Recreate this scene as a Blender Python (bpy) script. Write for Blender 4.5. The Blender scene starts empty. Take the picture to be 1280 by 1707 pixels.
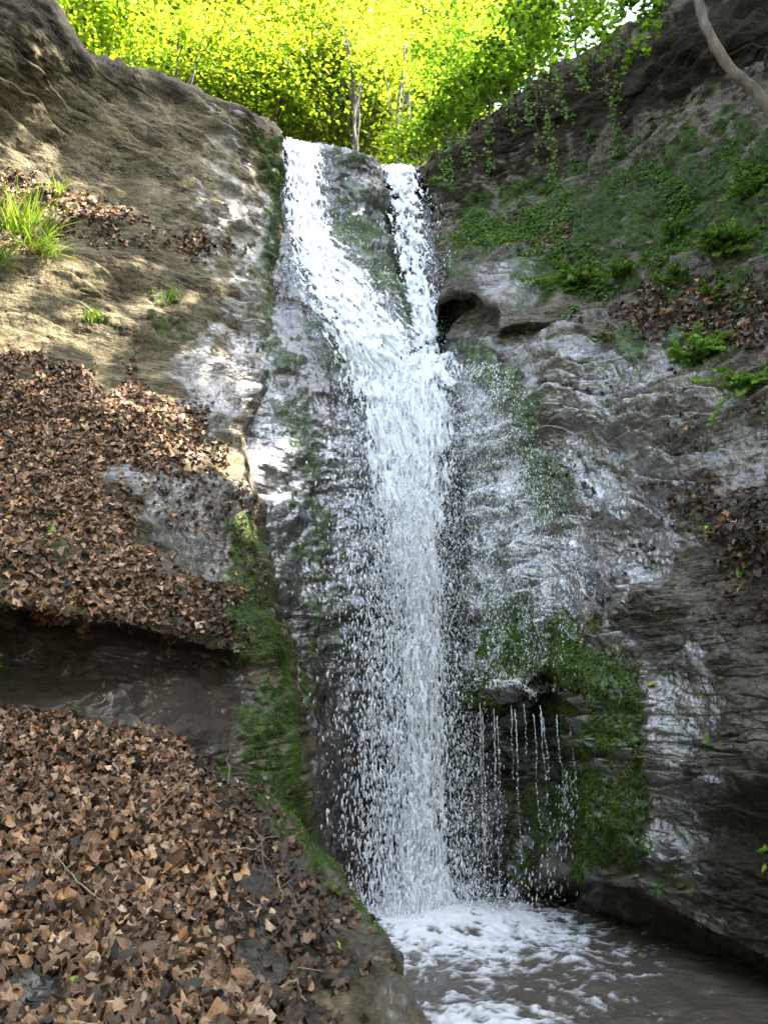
import bpy, math, numpy as np
from mathutils import Vector
rng = np.random.default_rng(11)
S = bpy.context.scene
COL = S.collection
R = math.radians

# ------------------------------------------------------------------ camera
CAMZ, PITCH, F, CX, CY = 1.6, R(15.0), 1332.0, 640.0, 853.5
cp, sp = math.cos(PITCH), math.sin(PITCH)
cam = bpy.data.cameras.new('camera')
cam.sensor_fit = 'VERTICAL'; cam.sensor_height = 36.0; cam.lens = 36.0 * F / 1707.0
cam.clip_start = 0.05; cam.clip_end = 2000
camo = bpy.data.objects.new('camera', cam); COL.objects.link(camo)
camo.location = (0, 0, CAMZ); camo.rotation_euler = (R(90) + PITCH, 0, 0)
S.camera = camo


def at(px, py, Y):
    """a point of the place seen in direction (px, py) at ground distance Y"""
    px = np.asarray(px, float); py = np.asarray(py, float); Y = np.asarray(Y, float)
    u = (px - CX) / F; v = (CY - py) / F
    d = Y / (cp - v * sp)
    return np.stack([u * d, Y + 0 * d, CAMZ + d * (sp + v * cp)], -1)


# ------------------------------------------------------------------ noise
PERM = rng.permutation(256); PERM = np.concatenate([PERM, PERM, PERM])
GR = rng.normal(size=(256, 3)); GR /= np.linalg.norm(GR, axis=1, keepdims=True)


def noise(P):
    P = np.asarray(P, float); sh = P.shape[:-1]; P = P.reshape(-1, 3)
    i = np.floor(P).astype(np.int64); f = P - i; i &= 255
    w = f * f * f * (f * (f * 6 - 15) + 10)
    out = np.zeros(len(P))
    for dx in (0, 1):
        wx = w[:, 0] if dx else 1 - w[:, 0]
        hx = PERM[(i[:, 0] + dx) & 255]
        for dy in (0, 1):
            wy = w[:, 1] if dy else 1 - w[:, 1]
            hy = PERM[(hx + i[:, 1] + dy) & 255]
            for dz in (0, 1):
                wz = w[:, 2] if dz else 1 - w[:, 2]
                g = GR[PERM[(hy + i[:, 2] + dz) & 255]]
                d = g[:, 0] * (f[:, 0] - dx) + g[:, 1] * (f[:, 1] - dy) + g[:, 2] * (f[:, 2] - dz)
                out += wx * wy * wz * d
    return (out * 1.6).reshape(sh)


def fbm(P, octs=4, gain=0.5, lac=2.03):
    P = np.asarray(P, float); o = 0; a = 1.0
    for k in range(octs):
        o = o + a * noise(P + 17.3 * k); P = P * lac; a *= gain
    return o


def sstep(a, b, x):
    t = np.clip((x - a) / (b - a), 0, 1)
    return t * t * (3 - 2 * t)


# ------------------------------------------------------------------ curves, patches
def resample(pts, n):
    p = np.asarray(pts, float)
    for _ in range(2):                                   # corner cutting, ends kept
        q = np.empty((2 * len(p), p.shape[1])); q[0::2][:] = p; q[1::2][:] = p
        a = p[:-1] * .75 + p[1:] * .25; b = p[:-1] * .25 + p[1:] * .75
        p = np.concatenate([p[:1], np.stack([a, b], 1).reshape(-1, p.shape[1]), p[-1:]])
    s = np.concatenate([[0], np.cumsum(np.linalg.norm(np.diff(p, axis=0), axis=1))])
    t = np.linspace(0, s[-1], n)
    return np.stack([np.interp(t, s, p[:, k]) for k in range(p.shape[1])], -1)


def coons(top, bot, left, right, nu, nv):
    T, B, L, Rr = resample(top, nu), resample(bot, nu), resample(left, nv), resample(right, nv)
    u = np.linspace(0, 1, nu)[None, :, None]; v = np.linspace(0, 1, nv)[:, None, None]
    s = (1 - v) * T[None] + v * B[None] + (1 - u) * L[:, None] + u * Rr[:, None]
    s -= (1 - u) * (1 - v) * T[0] + u * (1 - v) * T[-1] + (1 - u) * v * B[0] + u * v * B[-1]
    return s


class Depth:
    """smooth distance field through surveyed (px, py, Y) points"""
    def __init__(self, pts):
        a = np.asarray(pts, float); self.p = a[:, :2] / 1000; n = len(a)
        K = self.k(self.p, self.p) + np.eye(n) * 2e-4
        Q = np.c_[np.ones(n), self.p]
        A = np.block([[K, Q], [Q.T, np.zeros((3, 3))]])
        self.w = np.linalg.solve(A, np.r_[a[:, 2], 0, 0, 0])

    @staticmethod
    def k(a, b):
        d = ((a[:, None] - b[None]) ** 2).sum(-1)
        return np.where(d > 1e-12, d * np.log(np.maximum(d, 1e-12)), 0) * .5

    def __call__(self, px, py):
        q = np.stack([np.ravel(px), np.ravel(py)], -1) / 1000; o = np.empty(len(q))
        for i in range(0, len(q), 40000):
            b = q[i:i + 40000]
            o[i:i + 40000] = self.k(b, self.p) @ self.w[:-3] + np.c_[np.ones(len(b)), b] @ self.w[-3:]
        return o.reshape(np.shape(px))


def sdist(px, py, poly):
    """signed distance (px, inside negative) to a closed polygon"""
    x = np.ravel(px).astype(float); y = np.ravel(py).astype(float)
    P = np.asarray(poly, float); d = np.full(len(x), 1e18); ins = np.zeros(len(x), bool)
    for a, b in zip(P, np.roll(P, -1, 0)):
        ex, ey = b - a
        t = np.clip(((x - a[0]) * ex + (y - a[1]) * ey) / (ex * ex + ey * ey + 1e-9), 0, 1)
        d = np.minimum(d, (x - a[0] - t * ex) ** 2 + (y - a[1] - t * ey) ** 2)
        c = (a[1] > y) != (b[1] > y)
        if ey != 0:
            ins ^= c & (x < ex * (y - a[1]) / ey + a[0])
    return np.where(ins, -np.sqrt(d), np.sqrt(d)).reshape(np.shape(px))


def normals(P):
    du = np.gradient(P, axis=1); dv = np.gradient(P, axis=0)
    n = np.cross(du, dv); n /= np.linalg.norm(n, axis=-1, keepdims=True) + 1e-12
    return n


# ------------------------------------------------------------------ objects
def mesh_np(name, V, faces, mat=None, smooth=True, attrs=None, parent=None, origin=None):
    """faces: list of (M,3)/(M,4) index arrays; attrs: name -> (N,) or (N,3)"""
    V = np.asarray(V, np.float32).reshape(-1, 3)
    if origin is not None:
        V = V - np.asarray(origin, np.float32)
    faces = [faces] if isinstance(faces, np.ndarray) else faces
    faces = [np.asarray(f, np.int32) for f in faces if len(f)]
    idx = np.concatenate([f.ravel() for f in faces])
    tot = np.concatenate([np.full(len(f), f.shape[1], np.int32) for f in faces])
    me = bpy.data.meshes.new(name)
    me.vertices.add(len(V)); me.vertices.foreach_set('co', V.ravel())
    me.loops.add(len(idx)); me.loops.foreach_set('vertex_index', idx)
    me.polygons.add(len(tot))
    st = np.concatenate([[0], np.cumsum(tot)[:-1]]).astype(np.int32)
    me.polygons.foreach_set('loop_start', st); me.polygons.foreach_set('loop_total', tot)
    me.polygons.foreach_set('use_smooth', np.full(len(tot), smooth, bool))
    for k, a in (attrs or {}).items():
        a = np.asarray(a, np.float32)
        if a.ndim == 1:
            me.attributes.new(k, 'FLOAT', 'POINT').data.foreach_set('value', a)
        else:
            c = np.ones((len(a), 4), np.float32); c[:, :3] = a
            me.attributes.new(k, 'FLOAT_COLOR', 'POINT').data.foreach_set('color', c.ravel())
    me.update(calc_edges=True)
    o = bpy.data.objects.new(name, me); COL.objects.link(o)
    if mat: me.materials.append(mat)
    if origin is not None: o.location = [float(c) for c in origin]
    if parent is not None:
        o.parent = parent
        o.location = Vector(o.location) - parent.location
    return o


def empty(name, loc):
    o = bpy.data.objects.new(name, None); COL.objects.link(o); o.location = [float(c) for c in loc]
    o.empty_display_size = .1
    return o


def tag(o, label=None, cat=None, group=None, kind=None):
    if label: o['label'] = label
    if cat: o['category'] = cat
    if group: o['group'] = group
    if kind: o['kind'] = kind
    return o


def grid_faces(nv, nu, keep=None):
    i = np.arange(nv * nu).reshape(nv, nu)
    f = np.stack([i[:-1, :-1], i[1:, :-1], i[1:, 1:], i[:-1, 1:]], -1)
    return f[keep] if keep is not None else f.reshape(-1, 4)


def compact(V, F, attrs):
    used = np.zeros(len(V), bool); used[F.ravel()] = True
    m = np.cumsum(used) - 1
    return V[used], m[F], {k: a[used] for k, a in attrs.items()}


def tube(pts, rad, sides=8, wob=0.0):
    """mesh of a tapered tube along points -> V, F"""
    p = np.asarray(pts, float); n = len(p); rad = np.broadcast_to(np.asarray(rad, float), (n,))
    t = np.gradient(p, axis=0); t /= np.linalg.norm(t, axis=1, keepdims=True) + 1e-9
    ref = np.array([0.3, 0.2, 1.0]) if abs(t[:, 2]).mean() < .8 else np.array([1.0, .3, .1])
    a = np.cross(t, ref); a /= np.linalg.norm(a, axis=1, keepdims=True) + 1e-9
    b = np.cross(t, a)
    th = np.linspace(0, 2 * np.pi, sides, endpoint=False)
    ring = a[:, None] * np.cos(th)[None, :, None] + b[:, None] * np.sin(th)[None, :, None]
    V = p[:, None] + ring * rad[:, None, None]
    if wob:
        V = V + ring * (rad[:, None] * wob * fbm(V / (rad.max() * 3 + 1e-6), 3))[..., None]
    i = np.arange(n * sides).reshape(n, sides)
    F = np.stack([i[:-1], np.roll(i[:-1], -1, 1), np.roll(i[1:], -1, 1), i[1:]], -1).reshape(-1, 4)
    return V.reshape(-1, 3), F


def join(parts):
    V = []; F = {}; off = 0
    for v, f in parts:
        V.append(v); f = np.asarray(f); F.setdefault(f.shape[1], []).append(f + off); off += len(v)
    return np.concatenate(V), [np.concatenate(x) for x in F.values()]


# ------------------------------------------------------------------ materials
def newmat(name):
    m = bpy.data.materials.new(name); m.use_nodes = True
    nt = m.node_tree; nt.nodes.clear()
    return m, nt, nt.nodes.new('ShaderNodeOutputMaterial')


def N(nt, typ, **kw):
    n = nt.nodes.new(typ)
    for k, v in kw.items():
        if k.startswith('in_'):
            key = k[3:]; key = int(key) if key.isdigit() else key.replace('_', ' ')
            n.inputs[key].default_value = v
        else:
            setattr(n, k, v)
    return n


def mixc(nt, fac, a, b, blend='MIX'):
    n = nt.nodes.new('ShaderNodeMix'); n.data_type = 'RGBA'; n.blend_type = blend
    L = nt.links
    for sock, val in ((n.inputs[0], fac), (n.inputs[6], a), (n.inputs[7], b)):
        if hasattr(val, 'is_linked') or hasattr(val, 'links'): L.new(val, sock)
        else: sock.default_value = val if not isinstance(val, tuple) else (*val, 1)[:4]
    return n.outputs[2]


def mixf(nt, fac, a, b):
    n = nt.nodes.new('ShaderNodeMix'); n.data_type = 'FLOAT'
    for sock, val in ((n.inputs[0], fac), (n.inputs[2], a), (n.inputs[3], b)):
        if hasattr(val, 'links'): nt.links.new(val, sock)
        else: sock.default_value = val
    return n.outputs[0]


def math_(nt, op, a, b=None, clamp=False):
    n = nt.nodes.new('ShaderNodeMath'); n.operation = op; n.use_clamp = clamp
    for sock, val in zip(n.inputs, (a, b)):
        if val is None: continue
        if hasattr(val, 'links'): nt.links.new(val, sock)
        else: sock.default_value = val
    return n.outputs[0]


def ramp(nt, fac, stops):
    n = nt.nodes.new('ShaderNodeValToRGB'); e = n.color_ramp.elements
    while len(e) < len(stops): e.new(.5)
    for el, (p, c) in zip(e, stops):
        el.position = p; el.color = (*c, 1) if not np.isscalar(c) else (c, c, c, 1)
    nt.links.new(fac, n.inputs[0])
    return n.outputs[0]


def noise_tex(nt, scale, detail=6, rough=.6, vec=None, dist=0.0):
    n = N(nt, 'ShaderNodeTexNoise', in_Scale=scale, in_Detail=detail, in_Roughness=rough, in_Distortion=dist)
    if vec is not None: nt.links.new(vec, n.inputs['Vector'])
    return n.outputs['Fac']


def attr(nt, name, out='Fac'):
    n = nt.nodes.new('ShaderNodeAttribute'); n.attribute_name = name
    return n.outputs[out]


def rock_material(name, c_dark, c_mid, c_light, c_soil_shade=(.024, .0155, .0085)):  # soil tone, kept extra dark to stand in for shade in undercuts
    m, nt, out = newmat(name); L = nt.links
    g = nt.nodes.new('ShaderNodeNewGeometry'); pos = g.outputs['Position']
    flat = N(nt, 'ShaderNodeMapping'); flat.inputs['Scale'].default_value = (1, 1, 4.5)
    flat.inputs['Rotation'].default_value = (R(6), R(-9), 0); L.new(pos, flat.inputs[0])
    vert = N(nt, 'ShaderNodeMapping'); vert.inputs['Scale'].default_value = (1, 1, .10); L.new(pos, vert.inputs[0])
    big = noise_tex(nt, 1.3, 5, .6, pos); fine = noise_tex(nt, 22, 6, .7, pos)
    strat = noise_tex(nt, 3.2, 6, .62, flat.outputs[0], .4)
    streak = noise_tex(nt, 7, 5, .6, vert.outputs[0])
    v = math_(nt, 'ADD', math_(nt, 'MULTIPLY', big, .35), math_(nt, 'ADD', math_(nt, 'MULTIPLY', strat, .4), math_(nt, 'MULTIPLY', fine, .25)))
    col = ramp(nt, v, [(.36, c_dark), (.5, c_mid), (.64, c_light)])
    alg = ramp(nt, noise_tex(nt, 2.1, 6, .65, pos), [(.5, 0.), (.62, 1.)])
    col = mixc(nt, math_(nt, 'MULTIPLY', alg, .35), col, (.075, .075, .028))
    streakm = ramp(nt, streak, [(.5, 0.), (.66, 1.)])
    soil = attr(nt, 'soil'); moss = attr(nt, 'moss'); wet = attr(nt, 'wet'); film = attr(nt, 'film')  # soil: bare earth, plus painted dark in cave, hollow and water-cut foot
    col = mixc(nt, math_(nt, 'MULTIPLY', streakm, .35), col, c_dark)
    g_ = nt.nodes.new('ShaderNodeMapping'); g_.inputs['Scale'].default_value = (1, 1, 8.0); g_.inputs['Rotation'].default_value = (R(4), R(-7), 0); L.new(pos, g_.inputs[0])
    cn = noise_tex(nt, 2.6, 7, .62, g_.outputs[0], .3)
    ck = ramp(nt, math_(nt, 'ADD', math_(nt, 'ABSOLUTE', math_(nt, 'SUBTRACT', cn, .5)), ramp(nt, noise_tex(nt, 2.3, 4, .6, pos), [(.42, .08), (.52, 0.)])), [(0, .12), (.022, .4), (.05, 1.)])
    col = mixc(nt, 1.0, col, ck, 'MULTIPLY')
    spk = noise_tex(nt, 34, 5, .8, pos)
    col = mixc(nt, 1.0, col, ramp(nt, spk, [(.34, .5), (.5, 1.), (.66, 1.5)]), 'MULTIPLY')
    col = mixc(nt, soil, col, ramp(nt, fine, [(.35, tuple(.5 * x for x in c_soil_shade)), (.65, tuple(1.6 * x for x in c_soil_shade))]))
    mcol = ramp(nt, noise_tex(nt, 9, 5, .7, pos), [(.32, (.010, .019, .005)), (.5, (.034, .062, .012)), (.68, (.09, .14, .022))])
    mfac = math_(nt, 'MULTIPLY', moss, ramp(nt, noise_tex(nt, 30, 4, .7, pos), [(.2, .55), (.5, 1.)]))
    wetd = mixc(nt, 1.0, col, (.58, .56, .58), 'MULTIPLY')
    col = mixc(nt, wet, col, wetd)
    col = mixc(nt, mfac, col, mcol)
    b = N(nt, 'ShaderNodeBsdfPrincipled'); L.new(col, b.inputs['Base Color'])
    ro = mixf(nt, wet, .85, ramp(nt, noise_tex(nt, 40, 4, .7, pos), [(.35, .07), (.7, .2)]))
    ro = mixf(nt, math_(nt, 'MULTIPLY', moss, .92), ro, .85)
    L.new(ro, b.inputs['Roughness'])
    L.new(mixf(nt, wet, .3, 1.0), b.inputs['Specular IOR Level'])
    L.new(math_(nt, 'MULTIPLY', math_(nt, 'MULTIPLY', wet, .6), math_(nt, 'SUBTRACT', 1.0, moss)), b.inputs['Coat Weight']); b.inputs['Coat Roughness'].default_value = .12
    # relief: bedding cracks, grain, ripples of the water film
    fl2 = N(nt, 'ShaderNodeMapping'); fl2.inputs['Scale'].default_value = (1, 1, 9.0)
    fl2.inputs['Rotation'].default_value = (R(-5), R(8), 0); L.new(pos, fl2.inputs[0])
    cr = noise_tex(nt, 1.5, 9, .72, fl2.outputs[0], .25)
    crack = math_(nt, 'ABSOLUTE', math_(nt, 'SUBTRACT', cr, .5)); crack = ramp(nt, math_(nt, 'ADD', crack, ramp(nt, noise_tex(nt, 1.7, 4, .6, pos), [(.44, .03), (.56, 0.)])), [(0, 0.), (.014, 1.)])
    grit = noise_tex(nt, 55, 5, .75, pos)
    v2 = N(nt, 'ShaderNodeMapping'); v2.inputs['Scale'].default_value = (1, 1, .28); L.new(pos, v2.inputs[0])
    rip = noise_tex(nt, 27, 1.5, .5, v2.outputs[0])
    dry = math_(nt, 'SUBTRACT', 1.0, film)
    h = math_(nt, 'ADD', math_(nt, 'MULTIPLY', crack, .022), math_(nt, 'MULTIPLY', strat, .03))
    h = math_(nt, 'ADD', h, math_(nt, 'MULTIPLY', fine, .04))
    h = math_(nt, 'ADD', h, math_(nt, 'MULTIPLY', grit, .014))
    h = math_(nt, 'MULTIPLY', h, math_(nt, 'SUBTRACT', 1.0, math_(nt, 'MULTIPLY', wet, .8)))
    h = math_(nt, 'ADD', h, math_(nt, 'MULTIPLY', math_(nt, 'MULTIPLY', noise_tex(nt, 24, 2, .55, pos), wet), .021))
    h = math_(nt, 'ADD', h, math_(nt, 'MULTIPLY', math_(nt, 'MULTIPLY', rip, film), .022))
    bp = N(nt, 'ShaderNodeBump', in_Strength=1.0, in_Distance=1.0); L.new(h, bp.inputs['Height'])
    L.new(bp.outputs[0], b.inputs['Normal'])
    # running water film: broken glassy sheet over the rock
    gl = N(nt, 'ShaderNodeBsdfGlossy', in_Roughness=.12); gl.inputs[0].default_value = (.92, .92, 1, 1); L.new(bp.outputs[0], gl.inputs['Normal'])
    mg = nt.nodes.new('ShaderNodeMixShader')
    fm = math_(nt, 'MULTIPLY', film, math_(nt, 'SUBTRACT', 1.0, math_(nt, 'MULTIPLY', moss, .75)))
    fm = math_(nt, 'MULTIPLY', fm, ramp(nt, noise_tex(nt, 30, 4, .75, v2.outputs[0]), [(.40, .12), (.58, 1.25)]))
    L.new(math_(nt, 'MULTIPLY', fm, ramp(nt, noise_tex(nt, 5, 5, .65, v2.outputs[0]), [(.36, .14), (.62, .42)])), mg.inputs[0])
    L.new(b.outputs[0], mg.inputs[1]); L.new(gl.outputs[0], mg.inputs[2])
    L.new(mg.outputs[0], out.inputs[0])
    return m


def leaf_material(name, trans=(.30, .42, .03), tw=.5, gloss=.35, use_col=True, base=(.07, .11, .02)):
    """leaf: diffuse face, light shining through, a little gloss; attribute col scales colour leaf by leaf"""
    m, nt, out = newmat(name); L = nt.links
    c = attr(nt, 'col', 'Color')
    b = N(nt, 'ShaderNodeBsdfPrincipled', in_Roughness=.5); b.inputs['Specular IOR Level'].default_value = gloss
    L.new(mixc(nt, 1.0, c, base, 'MULTIPLY'), b.inputs['Base Color'])
    t = N(nt, 'ShaderNodeBsdfTranslucent'); L.new(mixc(nt, 1.0, c, trans, 'MULTIPLY'), t.inputs[0])
    mx = N(nt, 'ShaderNodeMixShader', in_0=tw); L.new(b.outputs[0], mx.inputs[1]); L.new(t.outputs[0], mx.inputs[2])
    L.new(mx.outputs[0], out.inputs[0])
    return m


def col_material(name, rough=.7, spec=.3, tw=0.0, grain=0.0, scale=40):
    m, nt, out = newmat(name); L = nt.links
    c = attr(nt, 'col', 'Color')
    g = nt.nodes.new('ShaderNodeNewGeometry')
    if grain:
        n = noise_tex(nt, scale, 5, .7, g.outputs['Position'])
        c = mixc(nt, 1.0, c, ramp(nt, n, [(.3, 1 - grain), (.7, 1 + grain)]), 'MULTIPLY')
    b = N(nt, 'ShaderNodeBsdfPrincipled', in_Roughness=rough); b.inputs['Specular IOR Level'].default_value = spec
    L.new(c, b.inputs['Base Color']); last = b.outputs[0]
    if grain:
        bp = N(nt, 'ShaderNodeBump', in_Strength=.6, in_Distance=.01); L.new(n, bp.inputs['Height']); L.new(bp.outputs[0], b.inputs['Normal'])
    if tw:
        t = N(nt, 'ShaderNodeBsdfTranslucent'); L.new(c, t.inputs[0])
        mx = N(nt, 'ShaderNodeMixShader', in_0=tw); L.new(last, mx.inputs[1]); L.new(t.outputs[0], mx.inputs[2]); last = mx.outputs[0]
    L.new(last, out.inputs[0])
    return m


def bark_material(name, a, b_):
    m, nt, out = newmat(name); L = nt.links
    g = nt.nodes.new('ShaderNodeNewGeometry')
    mp = N(nt, 'ShaderNodeMapping'); mp.inputs['Scale'].default_value = (1, 1, .25); L.new(g.outputs['Position'], mp.inputs[0])
    n = noise_tex(nt, 18, 6, .7, mp.outputs[0])
    b = N(nt, 'ShaderNodeBsdfPrincipled', in_Roughness=.85); L.new(ramp(nt, n, [(.35, a), (.68, b_)]), b.inputs['Base Color'])
    bp = N(nt, 'ShaderNodeBump', in_Strength=.8, in_Distance=.02); L.new(n, bp.inputs['Height']); L.new(bp.outputs[0], b.inputs['Normal'])
    L.new(b.outputs[0], out.inputs[0])
    return m


def white_water_material():
    m, nt, out = newmat('white_water'); L = nt.links
    d = N(nt, 'ShaderNodeBsdfPrincipled', in_Roughness=.25); d.inputs['Base Color'].default_value = (.92, .93, .95, 1)
    d.inputs['Specular IOR Level'].default_value = .5
    t = N(nt, 'ShaderNodeBsdfTranslucent'); t.inputs[0].default_value = (.92, .93, .95, 1)
    mx = N(nt, 'ShaderNodeMixShader', in_0=.4); L.new(d.outputs[0], mx.inputs[1]); L.new(t.outputs[0], mx.inputs[2])
    L.new(mx.outputs[0], out.inputs[0])
    return m


def pool_material():
    m, nt, out = newmat('pool_water'); L = nt.links
    foam = attr(nt, 'foam')
    g = nt.nodes.new('ShaderNodeNewGeometry')
    n = noise_tex(nt, 28, 5, .65, g.outputs['Position'])
    w = N(nt, 'ShaderNodeBsdfPrincipled', in_Roughness=.08); w.inputs['Base Color'].default_value = (.075, .062, .048, 1)
    bp = N(nt, 'ShaderNodeBump', in_Strength=.6, in_Distance=.02); L.new(n, bp.inputs['Height']); L.new(bp.outputs[0], w.inputs['Normal'])
    d = N(nt, 'ShaderNodeBsdfPrincipled', in_Roughness=.5); d.inputs['Base Color'].default_value = (.62, .62, .64, 1)
    L.new(bp.outputs[0], d.inputs['Normal'])
    mx = N(nt, 'ShaderNodeMixShader'); L.new(foam, mx.inputs[0]); L.new(w.outputs[0], mx.inputs[1]); L.new(d.outputs[0], mx.inputs[2])
    L.new(mx.outputs[0], out.inputs[0])
    return m


M_left = rock_material('sandstone_tan', (.058, .046, .025), (.135, .108, .060), (.24, .195, .115))
M_right = rock_material('sandstone_grey', (.072, .059, .044), (.16, .135, .106), (.265, .23, .195))
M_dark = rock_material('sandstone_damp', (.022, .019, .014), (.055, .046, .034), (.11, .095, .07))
M_ground = rock_material('forest_floor', (.04, .035, .02), (.07, .06, .03), (.10, .09, .05))
M_water = white_water_material(); M_pool = pool_material()
M_crown = leaf_material('beech_leaves', (.33, .44, .024), .52, .25, base=(.11, .17, .024))
M_herb = leaf_material('herb_leaves', (.26, .42, .05), .35, .3, base=(.12, .205, .038))
M_moss = col_material('moss_tufts', .9, .1)
M_litter = col_material('dry_leaves', .6, .35, .12, .25, 90)
M_bark = bark_material('bark_grey', (.03, .024, .016), (.13, .11, .085))
M_bark_l = bark_material('bark_bare_wood', (.05, .036, .024), (.15, .115, .08))
M_stem = col_material('stems', .8, .2)

# ------------------------------------------------------------------ rock patches
PATCH = {}


def rock(name, mat, top, bot, left, right, depth, step=2.4, amp=1.0, skirts=(), carve=None, masks=None, strata=1.0, roll=None, label=None, kind='structure', cat='rock face', rough=1.0, lay_f=3.2):
    lens = [np.linalg.norm(np.diff(np.asarray(c, float), axis=0), axis=1).sum() for c in (top, bot, left, right)]
    nu = int(max(lens[0], lens[1]) / step) + 2; nv = int(max(lens[2], lens[3]) / step) + 2
    G = coons(top, bot, left, right, nu, nv); px, py = G[..., 0], G[..., 1]
    D = Depth(depth); Y = D(px, py)
    if roll:
        uu = np.linspace(0, 1, nu)[None, :] * max(lens[0], lens[1]); vv = np.linspace(0, 1, nv)[:, None] * max(lens[2], lens[3])
        dist = {'left': uu, 'right': uu[:, ::-1], 'top': vv, 'bottom': vv[::-1]}
        for side, (w, r) in roll.items():
            d = np.clip(1 - dist[side] / w, 0, 1); Y = Y + r * (1 - np.sqrt(1 - d ** 2 * .999))
    if carve is not None: Y = Y + carve(px, py)
    P = at(px, py, Y)
    P0 = P.copy()
    for side, offs in skirts:                              # the ground carries on out of sight
        for o in offs:
            o = np.asarray(o, float)
            if side == 'top': P = np.concatenate([P[:1] + o, P]); px = np.concatenate([px[:1], px]); py = np.concatenate([py[:1], py])
            if side == 'bottom': P = np.concatenate([P, P[-1:] + o]); px = np.concatenate([px, px[-1:]]); py = np.concatenate([py, py[-1:]])
            if side == 'left': P = np.concatenate([P[:, :1] + o, P], 1); px = np.concatenate([px[:, :1], px], 1); py = np.concatenate([py[:, :1], py], 1)
            if side == 'right': P = np.concatenate([P, P[:, -1:] + o], 1); px = np.concatenate([px, px[:, -1:]], 1); py = np.concatenate([py, py[:, -1:]], 1)
    n = normals(P)
    if (n[n.shape[0] // 2, n.shape[1] // 2] * (np.array([0, 0, CAMZ]) - P[P.shape[0] // 2, P.shape[1] // 2])).sum() < 0: n = -n
    # relief
    a = amp
    wl = fbm(P * .7, 3)
    hgt = P[..., 2] * lay_f + P[..., 0] * .35 + P[..., 1] * .2 + fbm(P * np.array([.8, .8, .5]), 3) * 1.1
    fr = hgt - np.floor(hgt)
    prof = (fr ** .6) * (1 - sstep(.86, 1.0, fr))
    lay = prof * sstep(-.25, .35, noise(P * np.array([.9, .9, 1.8]) + 31))
    d = .09 * wl; dl = strata * .085 * (lay - .4)
    d += .034 * fbm(P * np.array([2.2, 2.2, 3.6]), 4) + rough * .022 * fbm(P * 10, 4) - rough * .014 * np.abs(noise(P * np.array([9, 9, 14])))
    q_ = fbm(P * np.array([1.5, 1.5, 3.4]) + 21, 4) * 5; fq = q_ - np.floor(q_)
    d += .020 * min(1., rough + .1) * (np.floor(q_) + sstep(.88, 1.0, fq)) * (1 - .6 * sstep(-.1, .3, noise(P * .8 + 2)))
    rid2 = 1 - np.abs(noise(P * np.array([1.0, 1.0, 9.0]) + 60)) * 2
    d -= .03 * strata * sstep(.86, 1.0, rid2) * sstep(-.1, .3, noise(P * 1.3 + 12))
    ms = {k: np.zeros(px.shape) for k in ('moss', 'wet', 'soil', 'film')}
    en = fbm(P * 3.1, 4); en2 = fbm(P * 9.0, 3)
    for k, lst in (masks or {}).items():
        for poly, val, soft in lst:
            s = sdist(px, py, poly) + (en * 26 + en2 * 12) * (soft / 20)
            ms[k] = np.maximum(ms[k], val * sstep(soft * .5, -soft * .5, s))
    mossn = sstep(-.25, .2, fbm(P * 4.2 + 5, 4) + (ms['moss'] - .5) * 1.2)
    ms['moss'] = np.clip(ms['moss'] * 1.15, 0, 1) * mossn
    d += dl * (1 - .8 * sstep(.1, .6, ms['moss']))
    d += ms['moss'] * (.018 + .022 * fbm(P * 14, 3))
    d *= 1 - .40 * np.maximum(ms['film'], .7 * ms['wet'])
    d += .5 * dl * ms['wet'] * (1 - ms['moss'])
    P = P + n * (d * a)[..., None]
    o = mesh_np(name, P, [grid_faces(*P.shape[:2])], mat, True, {k: v.ravel() for k, v in ms.items()})
    tag(o, label, cat, None, kind)
    PATCH[name] = dict(P=P, n=normals(P) * np.sign((normals(P) * n).sum(-1, keepdims=True) + 1e-9), px=px, py=py, D=D, ms=ms)
    return o

# ================================================================== TERRAIN
BACK = [(0, .12, .02), (0, .3, .02), (0, .6, 0), (0, 1.2, 0), (0, 2.5, .2)]


def lip_left(px, py):
    """undercut below the leaf bank"""
    yl = np.interp(px, [-400, 0, 100, 200, 300, 380, 440, 500], [1000, 1008, 1020, 1036, 1056, 1078, 1100, 1110])
    s = py - yl; side = sstep(470, 330, px)
    return side * (.42 * sstep(0, 26, s) * sstep(190, 60, s)) - .05 * side * sstep(-60, 0, s) * sstep(6, 0, s)


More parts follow.
